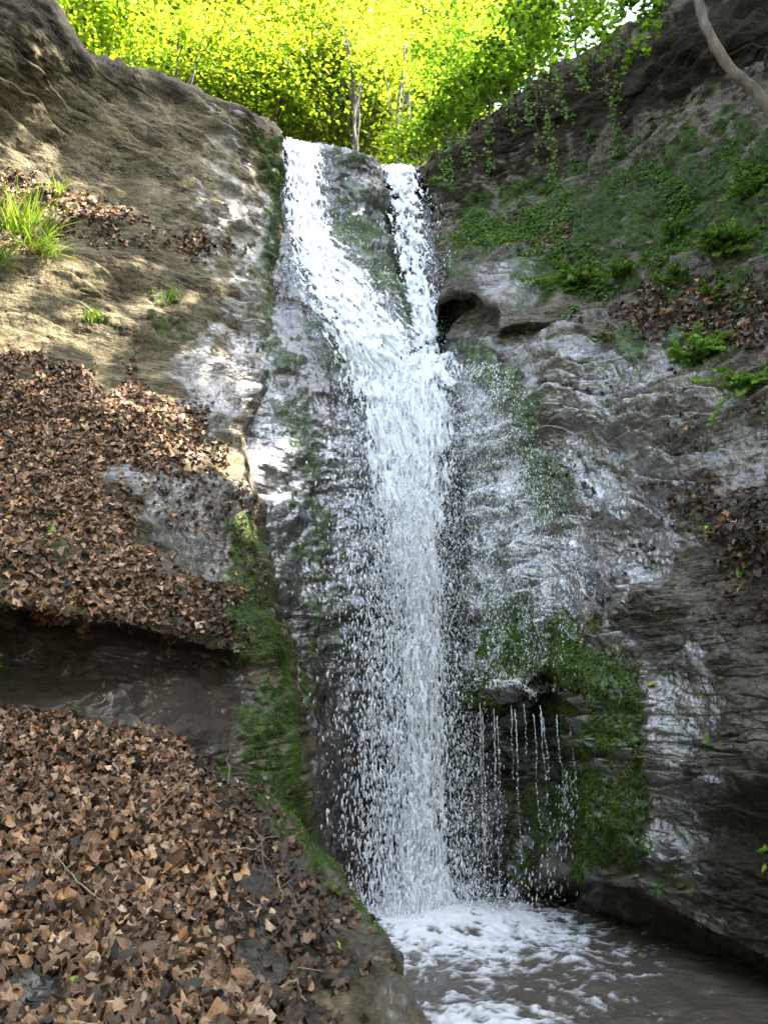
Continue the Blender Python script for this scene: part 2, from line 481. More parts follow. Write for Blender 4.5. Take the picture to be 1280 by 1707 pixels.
rock('cliff_left', M_left,
     top=[(-320, -280), (-150, -200), (0, -120), (60, -45), (88, 0), (104, 24), (128, 62), (150, 100), (190, 112), (250, 123), (320, 140), (380, 165), (440, 200), (464, 224)],
     bot=[(-320, 1420), (100, 1420), (300, 1430), (505, 1430)],
     left=[(-320, -280), (-320, 1420)],
     right=[(464, 224), (472, 300), (470, 420), (462, 480), (474, 560), (468, 620), (444, 680), (416, 724), (418, 800), (428, 900), (444, 1000), (468, 1100), (488, 1200), (500, 1350), (505, 1430)],
     rough=.40, strata=1.1, depth=[(-320, -280, 6.3), (0, -110, 7.5), (0, 30, 7.5), (105, 30, 7.9), (0, 120, 7.8), (160, 112, 8.5), (320, 145, 9.4), (440, 205, 10.2), (464, 226, 10.6),
            (0, 280, 8.2), (200, 300, 8.9), (400, 300, 9.9), (465, 330, 10.4), (-320, 300, 6.9),
            (0, 420, 7.75), (200, 410, 8.4), (400, 410, 9.5), (465, 440, 9.9),
            (0, 570, 7.55), (200, 590, 8.0), (400, 590, 8.9), (465, 600, 9.2), (-320, 560, 6.5),
            (0, 640, 7.2), (200, 680, 7.3), (330, 680, 7.9), (420, 720, 8.3),
            (0, 800, 6.0), (250, 820, 6.5), (400, 820, 7.5), (-320, 850, 5.0),
            (0, 950, 5.1), (200, 980, 5.5), (320, 990, 6.1), (430, 950, 7.2), (440, 1000, 7.0),
            (0, 1008, 4.85), (200, 1036, 5.2), (380, 1078, 6.1), (465, 1100, 6.7), (-320, 1000, 4.2),
            (0, 1100, 5.0), (200, 1100, 5.35), (0, 1180, 5.05), (250, 1200, 5.4), (400, 1200, 6.0), (488, 1200, 6.5), (400, 1290, 5.9), (490, 1350, 6.3), (0, 1400, 5.3), (-320, 1400, 4.4)],
     carve=lip_left, roll={'right': (34, .35), 'top': (26, .25)},
     skirts=[('top', BACK), ('right', [(.03, .12, 0), (.02, .25, 0), (0, .5, 0)])],
     masks=dict(
         film=[([(370, 560), (470, 575), (470, 690), (420, 730), (380, 660)], .3, 40), ([(230, 800), (330, 780), (420, 830), (430, 960), (300, 910)], .12, 40)],
         soil=[([(-330, -300), (60, -60), (106, 24), (160, 108), (120, 120), (60, 90), (0, 60), (-330, 20)], .95, 40),
               ([(150, 96), (250, 118), (330, 138), (440, 196), (430, 225), (330, 170), (230, 150), (160, 130)], .75, 20),
               ([(-330, 985), (0, 1015), (200, 1045), (380, 1085), (430, 1130), (430, 1270), (330, 1230), (100, 1190), (-330, 1200)], .9, 30),
               ([(-330, 590), (0, 590), (200, 640), (330, 680), (350, 740), (420, 850), (380, 1060), (200, 1030), (-330, 1000)], .45, 30)],
         moss=[([(375, 865), (424, 850), (436, 950), (448, 1010), (470, 1100), (492, 1200), (504, 1360), (470, 1330), (440, 1260), (440, 1120), (395, 1090), (370, 1010), (385, 940)], 1., 18),
               ([(405, 215), (464, 226), (474, 300), (472, 440), (445, 430), (450, 330), (430, 260)], .9, 16),
               ([(415, 420), (468, 425), (470, 500), (560, 520), (520, 570), (470, 640), (430, 520)], .6, 30),
               ([(395, 1180), (480, 1180), (505, 1420), (440, 1330), (400, 1290)], .9, 20),
               ([(250, 520), (330, 540), (330, 580), (250, 570)], .6, 20), ([(140, 510), (170, 515), (165, 545), (140, 540)], .9, 12),
               ([(240, 480), (300, 490), (300, 510), (245, 505)], .6, 16), ([(60, 900), (130, 930), (120, 950), (60, 930)], .6, 20)],
         wet=[([(330, 330), (470, 340), (470, 720), (420, 800), (370, 700), (400, 620), (360, 590), (400, 480), (350, 400)], .75, 50),
              ([(300, 570), (400, 555), (470, 570), (470, 700), (420, 740), (360, 690), (310, 640)], .9, 40), ([(200, 790), (330, 770), (430, 810), (450, 1010), (380, 980), (250, 910)], .85, 40),
              ([(355, 190), (400, 210), (410, 420), (365, 330)], .5, 30),
              ([(220, 800), (430, 830), (450, 1020), (400, 1110), (260, 1000)], .6, 40),
              ([(-330, 1080), (350, 1090), (480, 1200), (490, 1420), (-330, 1250)], .35, 40), ([(400, 1090), (480, 1100), (500, 1400), (380, 1300)], .6, 20)]),
     label='tan layered sandstone cliff with a leaf covered bank left of the waterfall')

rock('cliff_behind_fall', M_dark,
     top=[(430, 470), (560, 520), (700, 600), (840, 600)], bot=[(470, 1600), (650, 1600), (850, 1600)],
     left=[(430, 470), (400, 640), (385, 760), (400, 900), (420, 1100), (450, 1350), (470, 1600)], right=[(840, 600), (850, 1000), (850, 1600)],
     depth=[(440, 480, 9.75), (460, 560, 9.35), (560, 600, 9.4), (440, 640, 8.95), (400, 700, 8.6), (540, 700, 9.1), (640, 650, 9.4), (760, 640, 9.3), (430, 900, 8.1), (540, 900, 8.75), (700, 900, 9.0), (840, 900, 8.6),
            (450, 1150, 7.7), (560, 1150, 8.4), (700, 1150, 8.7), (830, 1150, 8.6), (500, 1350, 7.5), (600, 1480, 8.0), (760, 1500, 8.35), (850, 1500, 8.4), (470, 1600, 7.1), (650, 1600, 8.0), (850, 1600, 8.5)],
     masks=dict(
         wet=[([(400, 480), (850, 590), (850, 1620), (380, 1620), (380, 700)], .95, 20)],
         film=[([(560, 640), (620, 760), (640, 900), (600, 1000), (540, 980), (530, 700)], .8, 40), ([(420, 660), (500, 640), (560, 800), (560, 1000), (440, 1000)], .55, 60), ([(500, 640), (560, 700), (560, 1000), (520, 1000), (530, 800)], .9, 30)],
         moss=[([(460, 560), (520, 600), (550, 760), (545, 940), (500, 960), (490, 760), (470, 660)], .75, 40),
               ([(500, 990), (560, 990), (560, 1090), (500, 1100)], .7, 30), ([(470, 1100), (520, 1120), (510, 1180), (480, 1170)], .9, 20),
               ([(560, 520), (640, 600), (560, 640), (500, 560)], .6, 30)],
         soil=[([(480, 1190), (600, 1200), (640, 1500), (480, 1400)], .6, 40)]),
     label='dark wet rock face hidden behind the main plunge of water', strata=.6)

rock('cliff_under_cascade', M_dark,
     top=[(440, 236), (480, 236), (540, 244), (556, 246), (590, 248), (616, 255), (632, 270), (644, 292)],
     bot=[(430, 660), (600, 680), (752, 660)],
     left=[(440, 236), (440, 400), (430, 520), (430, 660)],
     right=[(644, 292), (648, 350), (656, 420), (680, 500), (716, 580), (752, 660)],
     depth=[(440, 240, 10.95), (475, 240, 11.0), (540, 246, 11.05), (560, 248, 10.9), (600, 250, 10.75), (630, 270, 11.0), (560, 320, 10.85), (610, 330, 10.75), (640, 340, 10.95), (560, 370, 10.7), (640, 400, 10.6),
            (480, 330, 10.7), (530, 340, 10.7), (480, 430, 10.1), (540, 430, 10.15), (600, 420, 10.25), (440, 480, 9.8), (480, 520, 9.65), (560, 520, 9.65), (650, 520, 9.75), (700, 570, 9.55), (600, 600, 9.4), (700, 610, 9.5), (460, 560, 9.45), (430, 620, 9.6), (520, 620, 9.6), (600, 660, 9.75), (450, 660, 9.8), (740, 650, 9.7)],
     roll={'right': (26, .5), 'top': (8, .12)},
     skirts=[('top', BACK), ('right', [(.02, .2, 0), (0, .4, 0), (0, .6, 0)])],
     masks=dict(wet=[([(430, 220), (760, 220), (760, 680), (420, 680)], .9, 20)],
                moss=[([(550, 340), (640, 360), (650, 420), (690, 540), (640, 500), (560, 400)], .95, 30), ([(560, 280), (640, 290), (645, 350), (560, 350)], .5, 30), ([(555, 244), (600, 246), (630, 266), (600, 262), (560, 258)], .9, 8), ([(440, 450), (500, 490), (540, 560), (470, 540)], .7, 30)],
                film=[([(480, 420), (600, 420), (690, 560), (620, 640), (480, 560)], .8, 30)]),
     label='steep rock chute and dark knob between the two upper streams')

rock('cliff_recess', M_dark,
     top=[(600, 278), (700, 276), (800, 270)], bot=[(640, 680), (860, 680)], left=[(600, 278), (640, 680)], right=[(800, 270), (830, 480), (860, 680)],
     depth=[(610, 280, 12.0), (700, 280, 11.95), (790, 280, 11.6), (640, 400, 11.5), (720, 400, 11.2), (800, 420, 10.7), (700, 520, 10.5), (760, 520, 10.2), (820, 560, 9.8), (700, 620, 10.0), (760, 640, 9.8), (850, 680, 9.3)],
     skirts=[('top', BACK)], masks=dict(wet=[([(600, 250), (860, 250), (860, 690), (600, 690)], .8, 20)], soil=[([(720, 400), (860, 400), (860, 690), (720, 690)], .8, 30)]),  # soil mask used to darken the right side of the recess
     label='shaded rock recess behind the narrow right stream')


def right_carve(px, py):
    # overhanging brow under the root mat, then the cave below the dripping ledge, then the water-cut foot
    yb = np.interp(px, [690, 740, 860, 960, 1100, 1280, 1700], [300, 318, 262, 205, 130, 60, -80])
    s = py - yb
    s = s + 55 * fbm(np.stack([px * .006, py * .006, 0 * px], -1), 3)
    o = .34 * sstep(-40, 60, s) * sstep(230, 80, s) * sstep(690, 760, px)
    yl = np.interp(px, [760, 800, 850, 885, 905, 940, 965, 1000], [1168, 1178, 1172, 1120, 1085, 1112, 1150, 1190])
    s2 = py - yl
    cave = .85 * sstep(0, 22, s2) * sstep(440, 240, s2) * sstep(985, 915, px - np.clip((py - 1200) * .05, 0, 12))
    yf = np.interp(px, [840, 900, 960, 1060, 1180, 1280, 1700], [1440, 1440, 1455, 1490, 1545, 1590, 1700])
    foot = 1.05 * sstep(0, 75, py - yf) * sstep(840, 930, px)
    bulge = -.34 * np.exp(-((px - 1010) / 62) ** 2 - (np.maximum(np.abs(py - 1240) - 70, 0) / 90) ** 2)
    return o + cave + foot + bulge


rock('cliff_right', M_right,
     top=[(690, 284), (722, 250), (760, 226), (800, 200), (860, 150), (960, 92), (1040, 50), (1110, 8), (1300, -110), (1500, -190), (1650, -230)],
     bot=[(845, 1600), (920, 1640), (1060, 1710), (1280, 1810), (1650, 1950)],
     left=[(690, 284), (712, 360), (735, 440), (752, 560), (762, 660), (766, 800), (762, 1000), (772, 1160), (790, 1300), (812, 1450), (845, 1600)],
     right=[(1650, -230), (1650, 1950)],
     rough=.7, strata=1.9, lay_f=4.0, depth=[(690, 285, 11.6), (740, 300, 11.3), (735, 420, 10.6), (750, 560, 9.7), (800, 330, 10.9),
            (860, 155, 10.7), (960, 100, 10.1), (1100, 15, 9.2), (1280, -95, 8.0), (1650, -230, 6.2),
            (900, 300, 10.3), (1000, 270, 9.6), (1280, 130, 7.55), (1280, 280, 7.3), (1100, 230, 8.7), (1650, 100, 5.6),
            (850, 395, 9.9), (960, 380, 9.3), (1000, 460, 8.5), (1140, 420, 7.9), (1280, 440, 6.75), (1650, 400, 4.9),
            (850, 470, 9.3), (1280, 570, 6.2), (1000, 545, 8.0), (800, 560, 8.95), (1130, 570, 7.0), (1650, 600, 4.5),
            (790, 660, 8.75), (800, 800, 8.35), (1000, 700, 7.55), (1280, 700, 5.9), (1000, 900, 7.1), (1280, 900, 5.55), (1650, 900, 4.1), (900, 800, 7.95),
            (780, 1000, 8.05), (870, 1040, 7.55), (960, 1050, 7.05), (800, 1150, 7.75), (900, 1100, 7.35), (960, 1130, 6.9),
            (1050, 1100, 6.55), (1160, 1100, 6.05), (1280, 1080, 5.5), (1050, 1300, 6.45), (1280, 1300, 5.35), (1650, 1300, 3.9), (960, 1300, 6.85), (1000, 1420, 6.6),
            (1080, 1450, 6.2), (1160, 1500, 5.85), (1280, 1520, 5.3), (850, 1500, 7.9), (900, 1520, 7.5), (1000, 1560, 6.7), (1120, 1640, 5.7), (1280, 1700, 4.9), (1650, 1800, 3.6), (845, 1600, 7.6)],
     carve=right_carve, skirts=[('top', BACK), ('left', [(-.03, .15, 0), (-.02, .3, 0), (0, .6, 0)])],
     roll={'left': (30, .35)},
     masks=dict(
         soil=[([(680, 300), (760, 226), (860, 148), (1110, 0), (1700, -300), (1700, 60), (1280, 110), (1120, 180), (960, 250), (860, 300), (770, 350), (710, 350)], 1., 50),
               ([(1000, 520), (1290, 470), (1700, 440), (1700, 640), (1290, 560), (1100, 560)], .7, 40), ([(1150, 820), (1700, 780), (1700, 1030), (1290, 1010), (1160, 900)], .7, 50),
               ([(790, 1180), (900, 1140), (960, 1180), (960, 1400), (900, 1480), (820, 1480), (780, 1300)], .9, 30),  # shade of the cave painted in through the soil mask
               ([(1150, 1330), (1300, 1280), (1700, 1280), (1700, 1760), (1280, 1640), (1120, 1540), (1120, 1440)], .85, 70),
               ([(840, 1470), (960, 1460), (1060, 1490), (1280, 1590), (1700, 1700), (1700, 2000), (840, 1640)], .9, 40)],  # shade under the water-cut foot painted in through the soil mask
         wet=[([(750, 560), (1000, 520), (1280, 640), (1290, 800), (1160, 860), (1110, 960), (1040, 1040), (1060, 1100), (1150, 1060), (1190, 1300), (1150, 1480), (1060, 1470), (960, 1440), (760, 1460), (740, 900)], .95, 50),
              ([(800, 1140), (1000, 1140), (1000, 1500), (800, 1500)], .6, 30), ([(1160, 640), (1700, 600), (1700, 900), (1160, 860)], .55, 50), ([(740, 440), (900, 420), (980, 470), (900, 540), (760, 560)], .4, 30)],
         film=[([(750, 600), (850, 640), (900, 860), (1000, 1000), (960, 1060), (850, 1150), (750, 1150)], 1., 40),
               ([(900, 860), (930, 700), (960, 600), (1100, 640), (1060, 720), (1110, 800), (1120, 900), (1050, 1060), (930, 960)], .6, 60),
               ([(1045, 1070), (1140, 1080), (1180, 1290), (1120, 1330), (1065, 1180)], .5, 60), ([(1075, 1350), (1110, 1360), (1150, 1470), (1090, 1490), (1060, 1400)], .4, 50)],
         moss=[([(775, 580), (850, 600), (880, 650), (820, 680), (780, 630)], 1., 14), ([(850, 650), (910, 660), (900, 730), (840, 700)], .85, 20),
               ([(860, 735), (925, 760), (965, 850), (940, 878), (890, 870), (870, 800)], 1., 16), ([(780, 700), (830, 740), (850, 1060), (800, 1120), (765, 1000)], .55, 40),
               ([(870, 1010), (1010, 1055), (1060, 1130), (1060, 1320), (1010, 1330), (960, 1150), (900, 1100), (850, 1170), (790, 1170), (790, 1050)], 1., 26),
               ([(960, 1240), (1060, 1240), (1060, 1440), (960, 1460), (940, 1350)], .85, 26), ([(800, 1280), (940, 1340), (930, 1480), (820, 1480)], .6, 40),
               ([(920, 1130), (960, 1180), (950, 1250), (915, 1230)], .6, 20),
               ([(740, 350), (860, 330), (1000, 270), (1280, 180), (1700, 80), (1700, 420), (1290, 430), (1240, 500), (1120, 470), (1020, 480), (980, 500), (880, 500), (860, 430), (750, 440)], .85, 70),
               ([(990, 420), (1080, 430), (1070, 490), (1020, 480)], 1., 20), ([(1010, 540), (1080, 540), (1070, 580), (1020, 580)], .9, 20), ([(1110, 540), (1220, 560), (1200, 610), (1120, 600)], .8, 30),
               ([(1220, 620), (1290, 600), (1290, 680), (1230, 680)], .8, 24), ([(1100, 740), (1040, 830), (980, 850), (1000, 760)], .4, 40), ([(1090, 1380), (1150, 1440), (1130, 1500), (1060, 1470)], .6, 40)]),
     label='grey wet sandstone wall with moss patches right of the waterfall')

# the boulder and its dark hollow beside the narrow stream
rock('rock_outcrop', M_right,
     top=[(727, 512), (736, 478), (756, 454), (792, 438), (868, 420), (930, 428), (1010, 470)],
     bot=[(738, 580), (770, 576), (812, 552), (870, 540), (940, 536), (1010, 530)],
     left=[(727, 512), (727, 545), (738, 580)], right=[(1010, 470), (1010, 530)],
     depth=[(727, 512, 9.25), (760, 460, 9.0), (800, 440, 9.1), (870, 424, 9.25), (930, 430, 9.1), (1010, 470, 8.75), (740, 540, 9.15), (760, 500, 8.95), (800, 490, 8.85), (870, 480, 8.75), (930, 490, 8.4), (1000, 520, 8.3), (780, 560, 8.75), (860, 530, 8.55), (940, 530, 8.35)],
     amp=.55, strata=.5, carve=lambda px, py: 1.0 * sstep(12, -12, sdist(px, py, [(734, 512), (756, 498), (790, 500), (822, 524), (824, 545), (790, 566), (760, 600), (730, 600)])),
     roll={'top': (26, .4), 'left': (20, .4)},
     skirts=[('top', [(0, .15, 0), (0, .3, -.05), (0, .5, -.1)]), ('left', [(0, .2, 0), (0, .4, 0)]), ('bottom', [(0, .2, 0), (0, .4, 0)])], step=1.8,
     masks=dict(wet=[([(780, 440), (880, 420), (900, 500), (790, 500)], .8, 20)], moss=[([(860, 420), (1010, 440), (1010, 525), (880, 505), (850, 460)], .9, 24), ([(738, 470), (790, 436), (800, 450), (760, 480)], .6, 14)],
                soil=[([(725, 500), (800, 505), (812, 540), (740, 585)], .9, 16)]),  # shade inside the hollow painted in through the soil mask
     label='rounded grey boulder with a dark hollow under it beside the narrow right stream', kind=None, cat='boulder')

# near slope with the leaf litter
rock('slope_near', M_left,
     top=[(-900, 1110), (-320, 1150), (0, 1168), (150, 1182), (300, 1216), (380, 1268), (430, 1302), (484, 1348), (530, 1412), (566, 1456), (606, 1506), (640, 1556), (668, 1612), (692, 1668), (724, 1730), (760, 1830)],
     bot=[(-900, 2100), (300, 2150), (760, 2150)], left=[(-900, 1110), (-900, 2100)], right=[(760, 1830), (790, 2000), (760, 2150)],
     depth=[(-900, 1100, 3.7), (-900, 1600, 2.3), (-900, 2100, 1.4), (-320, 1160, 4.6), (0, 1170, 5.15), (300, 1218, 5.6), (430, 1302, 5.9), (484, 1350, 6.1), (566, 1458, 5.3), (606, 1508, 4.75), (640, 1558, 4.3), (668, 1612, 3.85), (724, 1730, 3.15), (760, 1830, 2.7),
            (0, 1300, 4.45), (250, 1320, 4.75), (400, 1400, 4.9), (500, 1450, 4.9), (560, 1540, 4.2), (640, 1680, 3.2), (0, 1450, 3.6), (250, 1500, 3.6), (420, 1560, 3.6), (0, 1600, 2.95), (300, 1700, 2.7), (520, 1700, 2.95), (0, 1707, 2.5), (-320, 1600, 2.8), (-320, 2100, 1.6), (300, 2100, 1.6), (700, 2100, 1.9)],
     roll={'top': (40, .30)}, amp=.75, strata=.15, step=2.4,
     skirts=[('top', [(.03, .05, -.12), (.05, .06, -.25), (.05, .05, -.4), (.05, .05, -.6), (0, 0, -1)]), ('right', [(.05, .0, -.2), (.1, 0, -.4), (0, 0, -.8)])],
     masks=dict(soil=[([(-330, 1140), (0, 1160), (300, 1210), (430, 1320), (560, 1480), (580, 1560), (560, 1720), (640, 2160), (-330, 2160)], .9, 40), ([(480, 1400), (610, 1510), (700, 1680), (770, 1850), (800, 2150), (560, 2150), (540, 1700), (560, 1560)], .55, 60)],
                moss=[([(380, 1262), (440, 1300), (490, 1345), (540, 1425), (610, 1505), (650, 1560), (600, 1530), (540, 1475), (470, 1400), (420, 1330)], .8, 16)],
                wet=[([(370, 1250), (490, 1340), (610, 1500), (700, 1690), (740, 1760), (640, 1650), (560, 1560), (450, 1420)], .55, 30), ([(560, 1440), (560, 1720), (-330, 2160), (-330, 1640), (250, 1640), (400, 1420)], .45, 60), ([(30, 1630), (120, 1640), (110, 1707), (20, 1707)], .9, 20)]),
     label='foreground slope of dark soil ending in a rounded mossy rim above the pool')

# riverbed / ground to the horizon, and the wooded valley behind the lip
gx = np.concatenate([-np.geomspace(400, 9, 14), np.linspace(-8, 9, 60), np.geomspace(10, 400, 14)])
gy = np.concatenate([-np.geomspace(400, 9, 14), np.linspace(-8, 12, 70), np.geomspace(13, 600, 18)])
GX, GY = np.meshgrid(gx, gy)
GZ = -.55 + .1 * fbm(np.stack([GX, GY, 0 * GX], -1) * .8, 3)
z0 = np.zeros(GX.size)
tag(mesh_np('ground', np.stack([GX, GY, GZ], -1), [grid_faces(*GX.shape)], M_ground, True, dict(moss=z0, wet=z0, soil=z0 + .5, film=z0)), 'dark forest floor around the gorge', 'ground', None, 'structure')


def hill_z(x, y):
    v = np.abs(x + .6)
    z = 10.45 + .02 * (y - 11) + 9 * sstep(1.2, 17, v) + .10 * np.maximum(y - 16, 0) + np.maximum(v - 17, 0) * .25
    return z + .35 * fbm(np.stack([x, y, 0 * x], -1) * .35, 4) * sstep(.6, 4, v)


hx = np.linspace(-45, 45, 150); hy = np.concatenate([np.linspace(11.6, 30, 60), np.linspace(31, 110, 50)])
HX, HY = np.meshgrid(hx, hy)
z0 = np.zeros(HX.size)
tag(mesh_np('hill', np.stack([HX, HY, hill_z(HX, HY)], -1), [grid_faces(*HX.shape)], M_ground, True, dict(moss=z0 + .6, wet=z0, soil=z0 + .4, film=z0)), 'wooded valley floor rising behind the waterfall lip', 'hill', None, 'structure')
# plateau on the right bank, above and behind the right cliff
qx = np.linspace(5, 45, 80); qy = np.linspace(-25, 13, 80); QX, QY = np.meshgrid(qx, qy)
QZ = 8.5 + 3.2 * sstep(5, 11, QX) + .12 * (QX - 6) + .3 * fbm(np.stack([QX, QY, 0 * QX], -1) * .4, 3) + np.clip((QY - 6) * .25, -1, 2)
z0 = np.zeros(QX.size)
tag(mesh_np('terrain', np.stack([QX, QY, QZ], -1), [grid_faces(*QX.shape)], M_ground, True, dict(moss=z0 + .5, wet=z0, soil=z0 + .4, film=z0)), 'wooded plateau above the right cliff', 'terrain', None, 'structure')
lx = np.linspace(-45, -6.6, 60); ly = np.linspace(-2, 12.5, 40); LX, LY = np.meshgrid(lx, ly)
LZ = 9.6 + .12 * (-6.6 - LX) + .3 * fbm(np.stack([LX, LY, 0 * LX], -1) * .4, 3) + np.clip((LY - 6) * .2, -1.2, 2)
z0 = np.zeros(LX.size)
tag(mesh_np('terrain', np.stack([LX, LY, LZ], -1), [grid_faces(*LX.shape)], M_ground, True, dict(moss=z0 + .5, wet=z0, soil=z0 + .4, film=z0)), 'wooded height above the left cliff', 'terrain', None, 'structure')
# ================================================================== WATER
phi = (1 + 5 ** .5) / 2
ICO = np.array([(-1, phi, 0), (1, phi, 0), (-1, -phi, 0), (1, -phi, 0), (0, -1, phi), (0, 1, phi), (0, -1, -phi), (0, 1, -phi), (phi, 0, -1), (phi, 0, 1), (-phi, 0, -1), (-phi, 0, 1)]) / 1.902
ICF = np.array([(0, 11, 5), (0, 5, 1), (0, 1, 7), (0, 7, 10), (0, 10, 11), (1, 5, 9), (5, 11, 4), (11, 10, 2), (10, 7, 6), (7, 1, 8), (3, 9, 4), (3, 4, 2), (3, 2, 6), (3, 6, 8), (3, 8, 9), (4, 9, 5), (2, 4, 11), (6, 2, 10), (8, 6, 7), (9, 8, 1)])


def drops(C, r, dirs, el):
    """small uneven drops of water, drawn out along their fall"""
    n = len(C)
    dirs = dirs / (np.linalg.norm(dirs, axis=1, keepdims=True) + 1e-9)
    V = ICO[None] * (1 + .22 * rng.normal(size=(n, 12, 1)).clip(-1.2, 1.2)) * np.asarray(r).reshape(-1, 1, 1)
    al = (V * dirs[:, None]).sum(-1, keepdims=True)
    V = V + dirs[:, None] * al * (np.asarray(el).reshape(-1, 1, 1) - 1)
    F = ICF[None] + (np.arange(n) * 12)[:, None, None]
    return (V + C[:, None]).reshape(-1, 3), F.reshape(-1, 3)


def sheet(top, bot, left, right, depth, dens, seed, step=1.5, off=0.0, fs=13.0, ft=4.6, amp=.04):
    """one torn layer of falling water: a relief surface with holes where the water has broken up"""
    lens = [np.linalg.norm(np.diff(np.asarray(c, float), axis=0), axis=1).sum() for c in (top, bot, left, right)]
    nu = int(max(lens[:2]) / step) + 2; nv = int(max(lens[2:]) / step) + 2
    G = coons(top, bot, left, right, nu, nv); px, py = G[..., 0], G[..., 1]
    P = at(px, py, depth(px, py) + off)
    s = np.cumsum(np.concatenate([np.zeros((nv, 1)), np.linalg.norm(np.diff(P, axis=1), axis=-1)], 1), 1)
    s = s - s[:, nu // 2][:, None]
    t = np.cumsum(np.concatenate([np.zeros((1, nu)), np.linalg.norm(np.diff(P, axis=0), axis=-1)], 0), 0)
    w = .16 * fbm(np.stack([s * 2.2, t * 1.3, 0 * s + seed], -1), 3)
    q = np.stack([(s + w * .6) * fs, (t + w) * ft, 0 * s + seed * 3.7], -1)
    n1 = fbm(q, 5, .62)
    lace = .45 - 1.3 * np.abs(noise(q * .8 + 40)) - .5 * np.abs(noise(q * 2.1 + 80))
    n = .66 * n1 + .62 * lace
    u = np.linspace(0, 1, nu)[None] + 0 * px
    d = dens(u, px, py)
    keep = (n + d) > 0
    nr = normals(P)
    if (nr[nv // 2, nu // 2] * (np.array([0, 0, CAMZ]) - P[nv // 2, nu // 2])).sum() < 0: nr = -nr
    bump = .7 * n1 + .35 * fbm(q * 3.1, 3) + .6 * fbm(np.stack([s * 3, t * 1.1, 0 * s + seed], -1), 3)
    P = P + nr * (bump * amp)[..., None]
    kf = keep[:-1, :-1] & keep[1:, 1:] & keep[1:, :-1] & keep[:-1, 1:]
    V, Fc, _ = compact(P.reshape(-1, 3), grid_faces(nv, nu, kf), {})
    return V, Fc


def interp(y, ys, xs): return np.interp(y, ys, xs)


VDOWN = np.array([0, -.08, -1.0])


def spray(n, ys, cx, sx, Dp, r, el, ydist=None, skew=0., yspread=.18):
    """drops scattered about a falling stream; ys, cx, sx in survey pixels"""
    y = (rng.random(n) if ydist is None else ydist(rng.random(n))) * (ys[-1] - ys[0]) + ys[0]
    g = rng.normal(size=n)
    x = interp(y, ys, cx) + interp(y, ys, sx) * np.where(g < 0, g * (1 + skew), g * (1 - skew))
    C = at(x, y, Dp(x, y) + rng.normal(size=n) * yspread)
    rr = .44 * r[0] * (r[1] / r[0]) ** (rng.random(n) ** 2.6)
    d = VDOWN + rng.normal(size=(n, 3)) * .15
    return drops(C, rr, d, (el[0] + rng.random(n) * (el[1] - el[0])) * 2.2)


def strands(n, ys, cx, sx, Dp, length, r, drift=0.):
    """thin connected ropes of water, wavering as they fall"""
    parts = []
    for k in range(n):
        y0 = ys[0] + (ys[-1] - ys[0]) * rng.random(); L = length[0] + (length[1] - length[0]) * rng.random()
        y = np.linspace(y0, min(y0 + L, ys[-1] + 15), 16); g = float(np.clip(rng.normal() * .7, -1.5, 1.0))
        wv = np.cumsum(rng.normal(size=16)) * .9
        x = interp(y, ys, cx) + interp(y, ys, sx) * g + wv
        P = at(x, y, Dp(x, y) - .05 + rng.normal() * .06)
        rr = r[0] + (r[1] - r[0]) * rng.random() ** 2
        parts.append(tube(P, rr * np.sin(np.linspace(.15, 3.0, 16)) * (.55 + .9 * rng.random(16)), 5))
    V, Fl = join(parts)
    return V, Fl[0]


# ---- the left stream, sliding down the chute
DC = PATCH['cliff_under_cascade']['D']
casc_D = lambda px, py: DC(px, py) - .10 - .06 * sstep(300, 500, py)
ct = [(464, 226), (484, 231), (512, 238), (546, 245)]; cb = [(585, 690), (660, 712), (758, 680)]
cl = [(464, 226), (473, 290), (474, 350), (480, 420), (508, 490), (540, 560), (566, 620), (585, 690)]
cr = [(546, 245), (549, 300), (558, 356), (592, 398), (642, 432), (682, 510), (716, 575), (758, 680)]


def casc_dens(u, px, py):
    core = np.interp(py, [225, 330, 400, 480, 560, 700], [.45, .42, .36, .40, .46, .5])
    wd = np.interp(py, [225, 330, 400, 480, 560, 700], [.62, .6, .48, .52, .6, .6])
    c = .42 - 1.1 * (np.abs(u - core) / wd) ** 2
    return np.clip(c, -.45, 1) + .12 * (py < 250) - .5 * sstep(620, 710, py)


fallA = empty('waterfall', at(505, 560, DC(np.array([505.]), np.array([560.]))[0]))
tag(fallA, 'white stream sliding down the steep chute from the left notch of the lip', 'waterfall', 'streams of the waterfall')
V, Fs = join([sheet(ct, cb, cl, cr, casc_D, casc_dens, 1.3), sheet(ct, cb, cl, cr, casc_D, lambda u, x, y: casc_dens(u, x, y) - .12, 5.1, off=-.07), sheet(ct, cb, cl, cr, casc_D, lambda u, x, y: casc_dens(u, x, y) - .22, 8.4, off=-.13, fs=11)])
mesh_np('water_sheet', V, Fs, M_water, True, parent=fallA, origin=fallA.location)
dr = [spray(1500, [235, 300, 360, 400, 480, 600], [510, 512, 520, 545, 590, 650], [24, 24, 22, 34, 42, 48], lambda x, y: casc_D(x, y) - .12, (.005, .016), (1, 2.2), yspread=.06),
      spray(250, [300, 420, 600], [548, 600, 700], [8, 20, 20], lambda x, y: casc_D(x, y) - .15, (.005, .013), (1, 2), yspread=.08),
      spray(500, [440, 520, 600], [470, 510, 570], [14, 20, 20], lambda x, y: casc_D(x, y) - .03, (.004, .010), (1, 2), yspread=.03)]
V, Fs = join(dr)
tag(mesh_np('spray', V, Fs, M_water, True, parent=fallA, origin=fallA.location), kind='stuff')

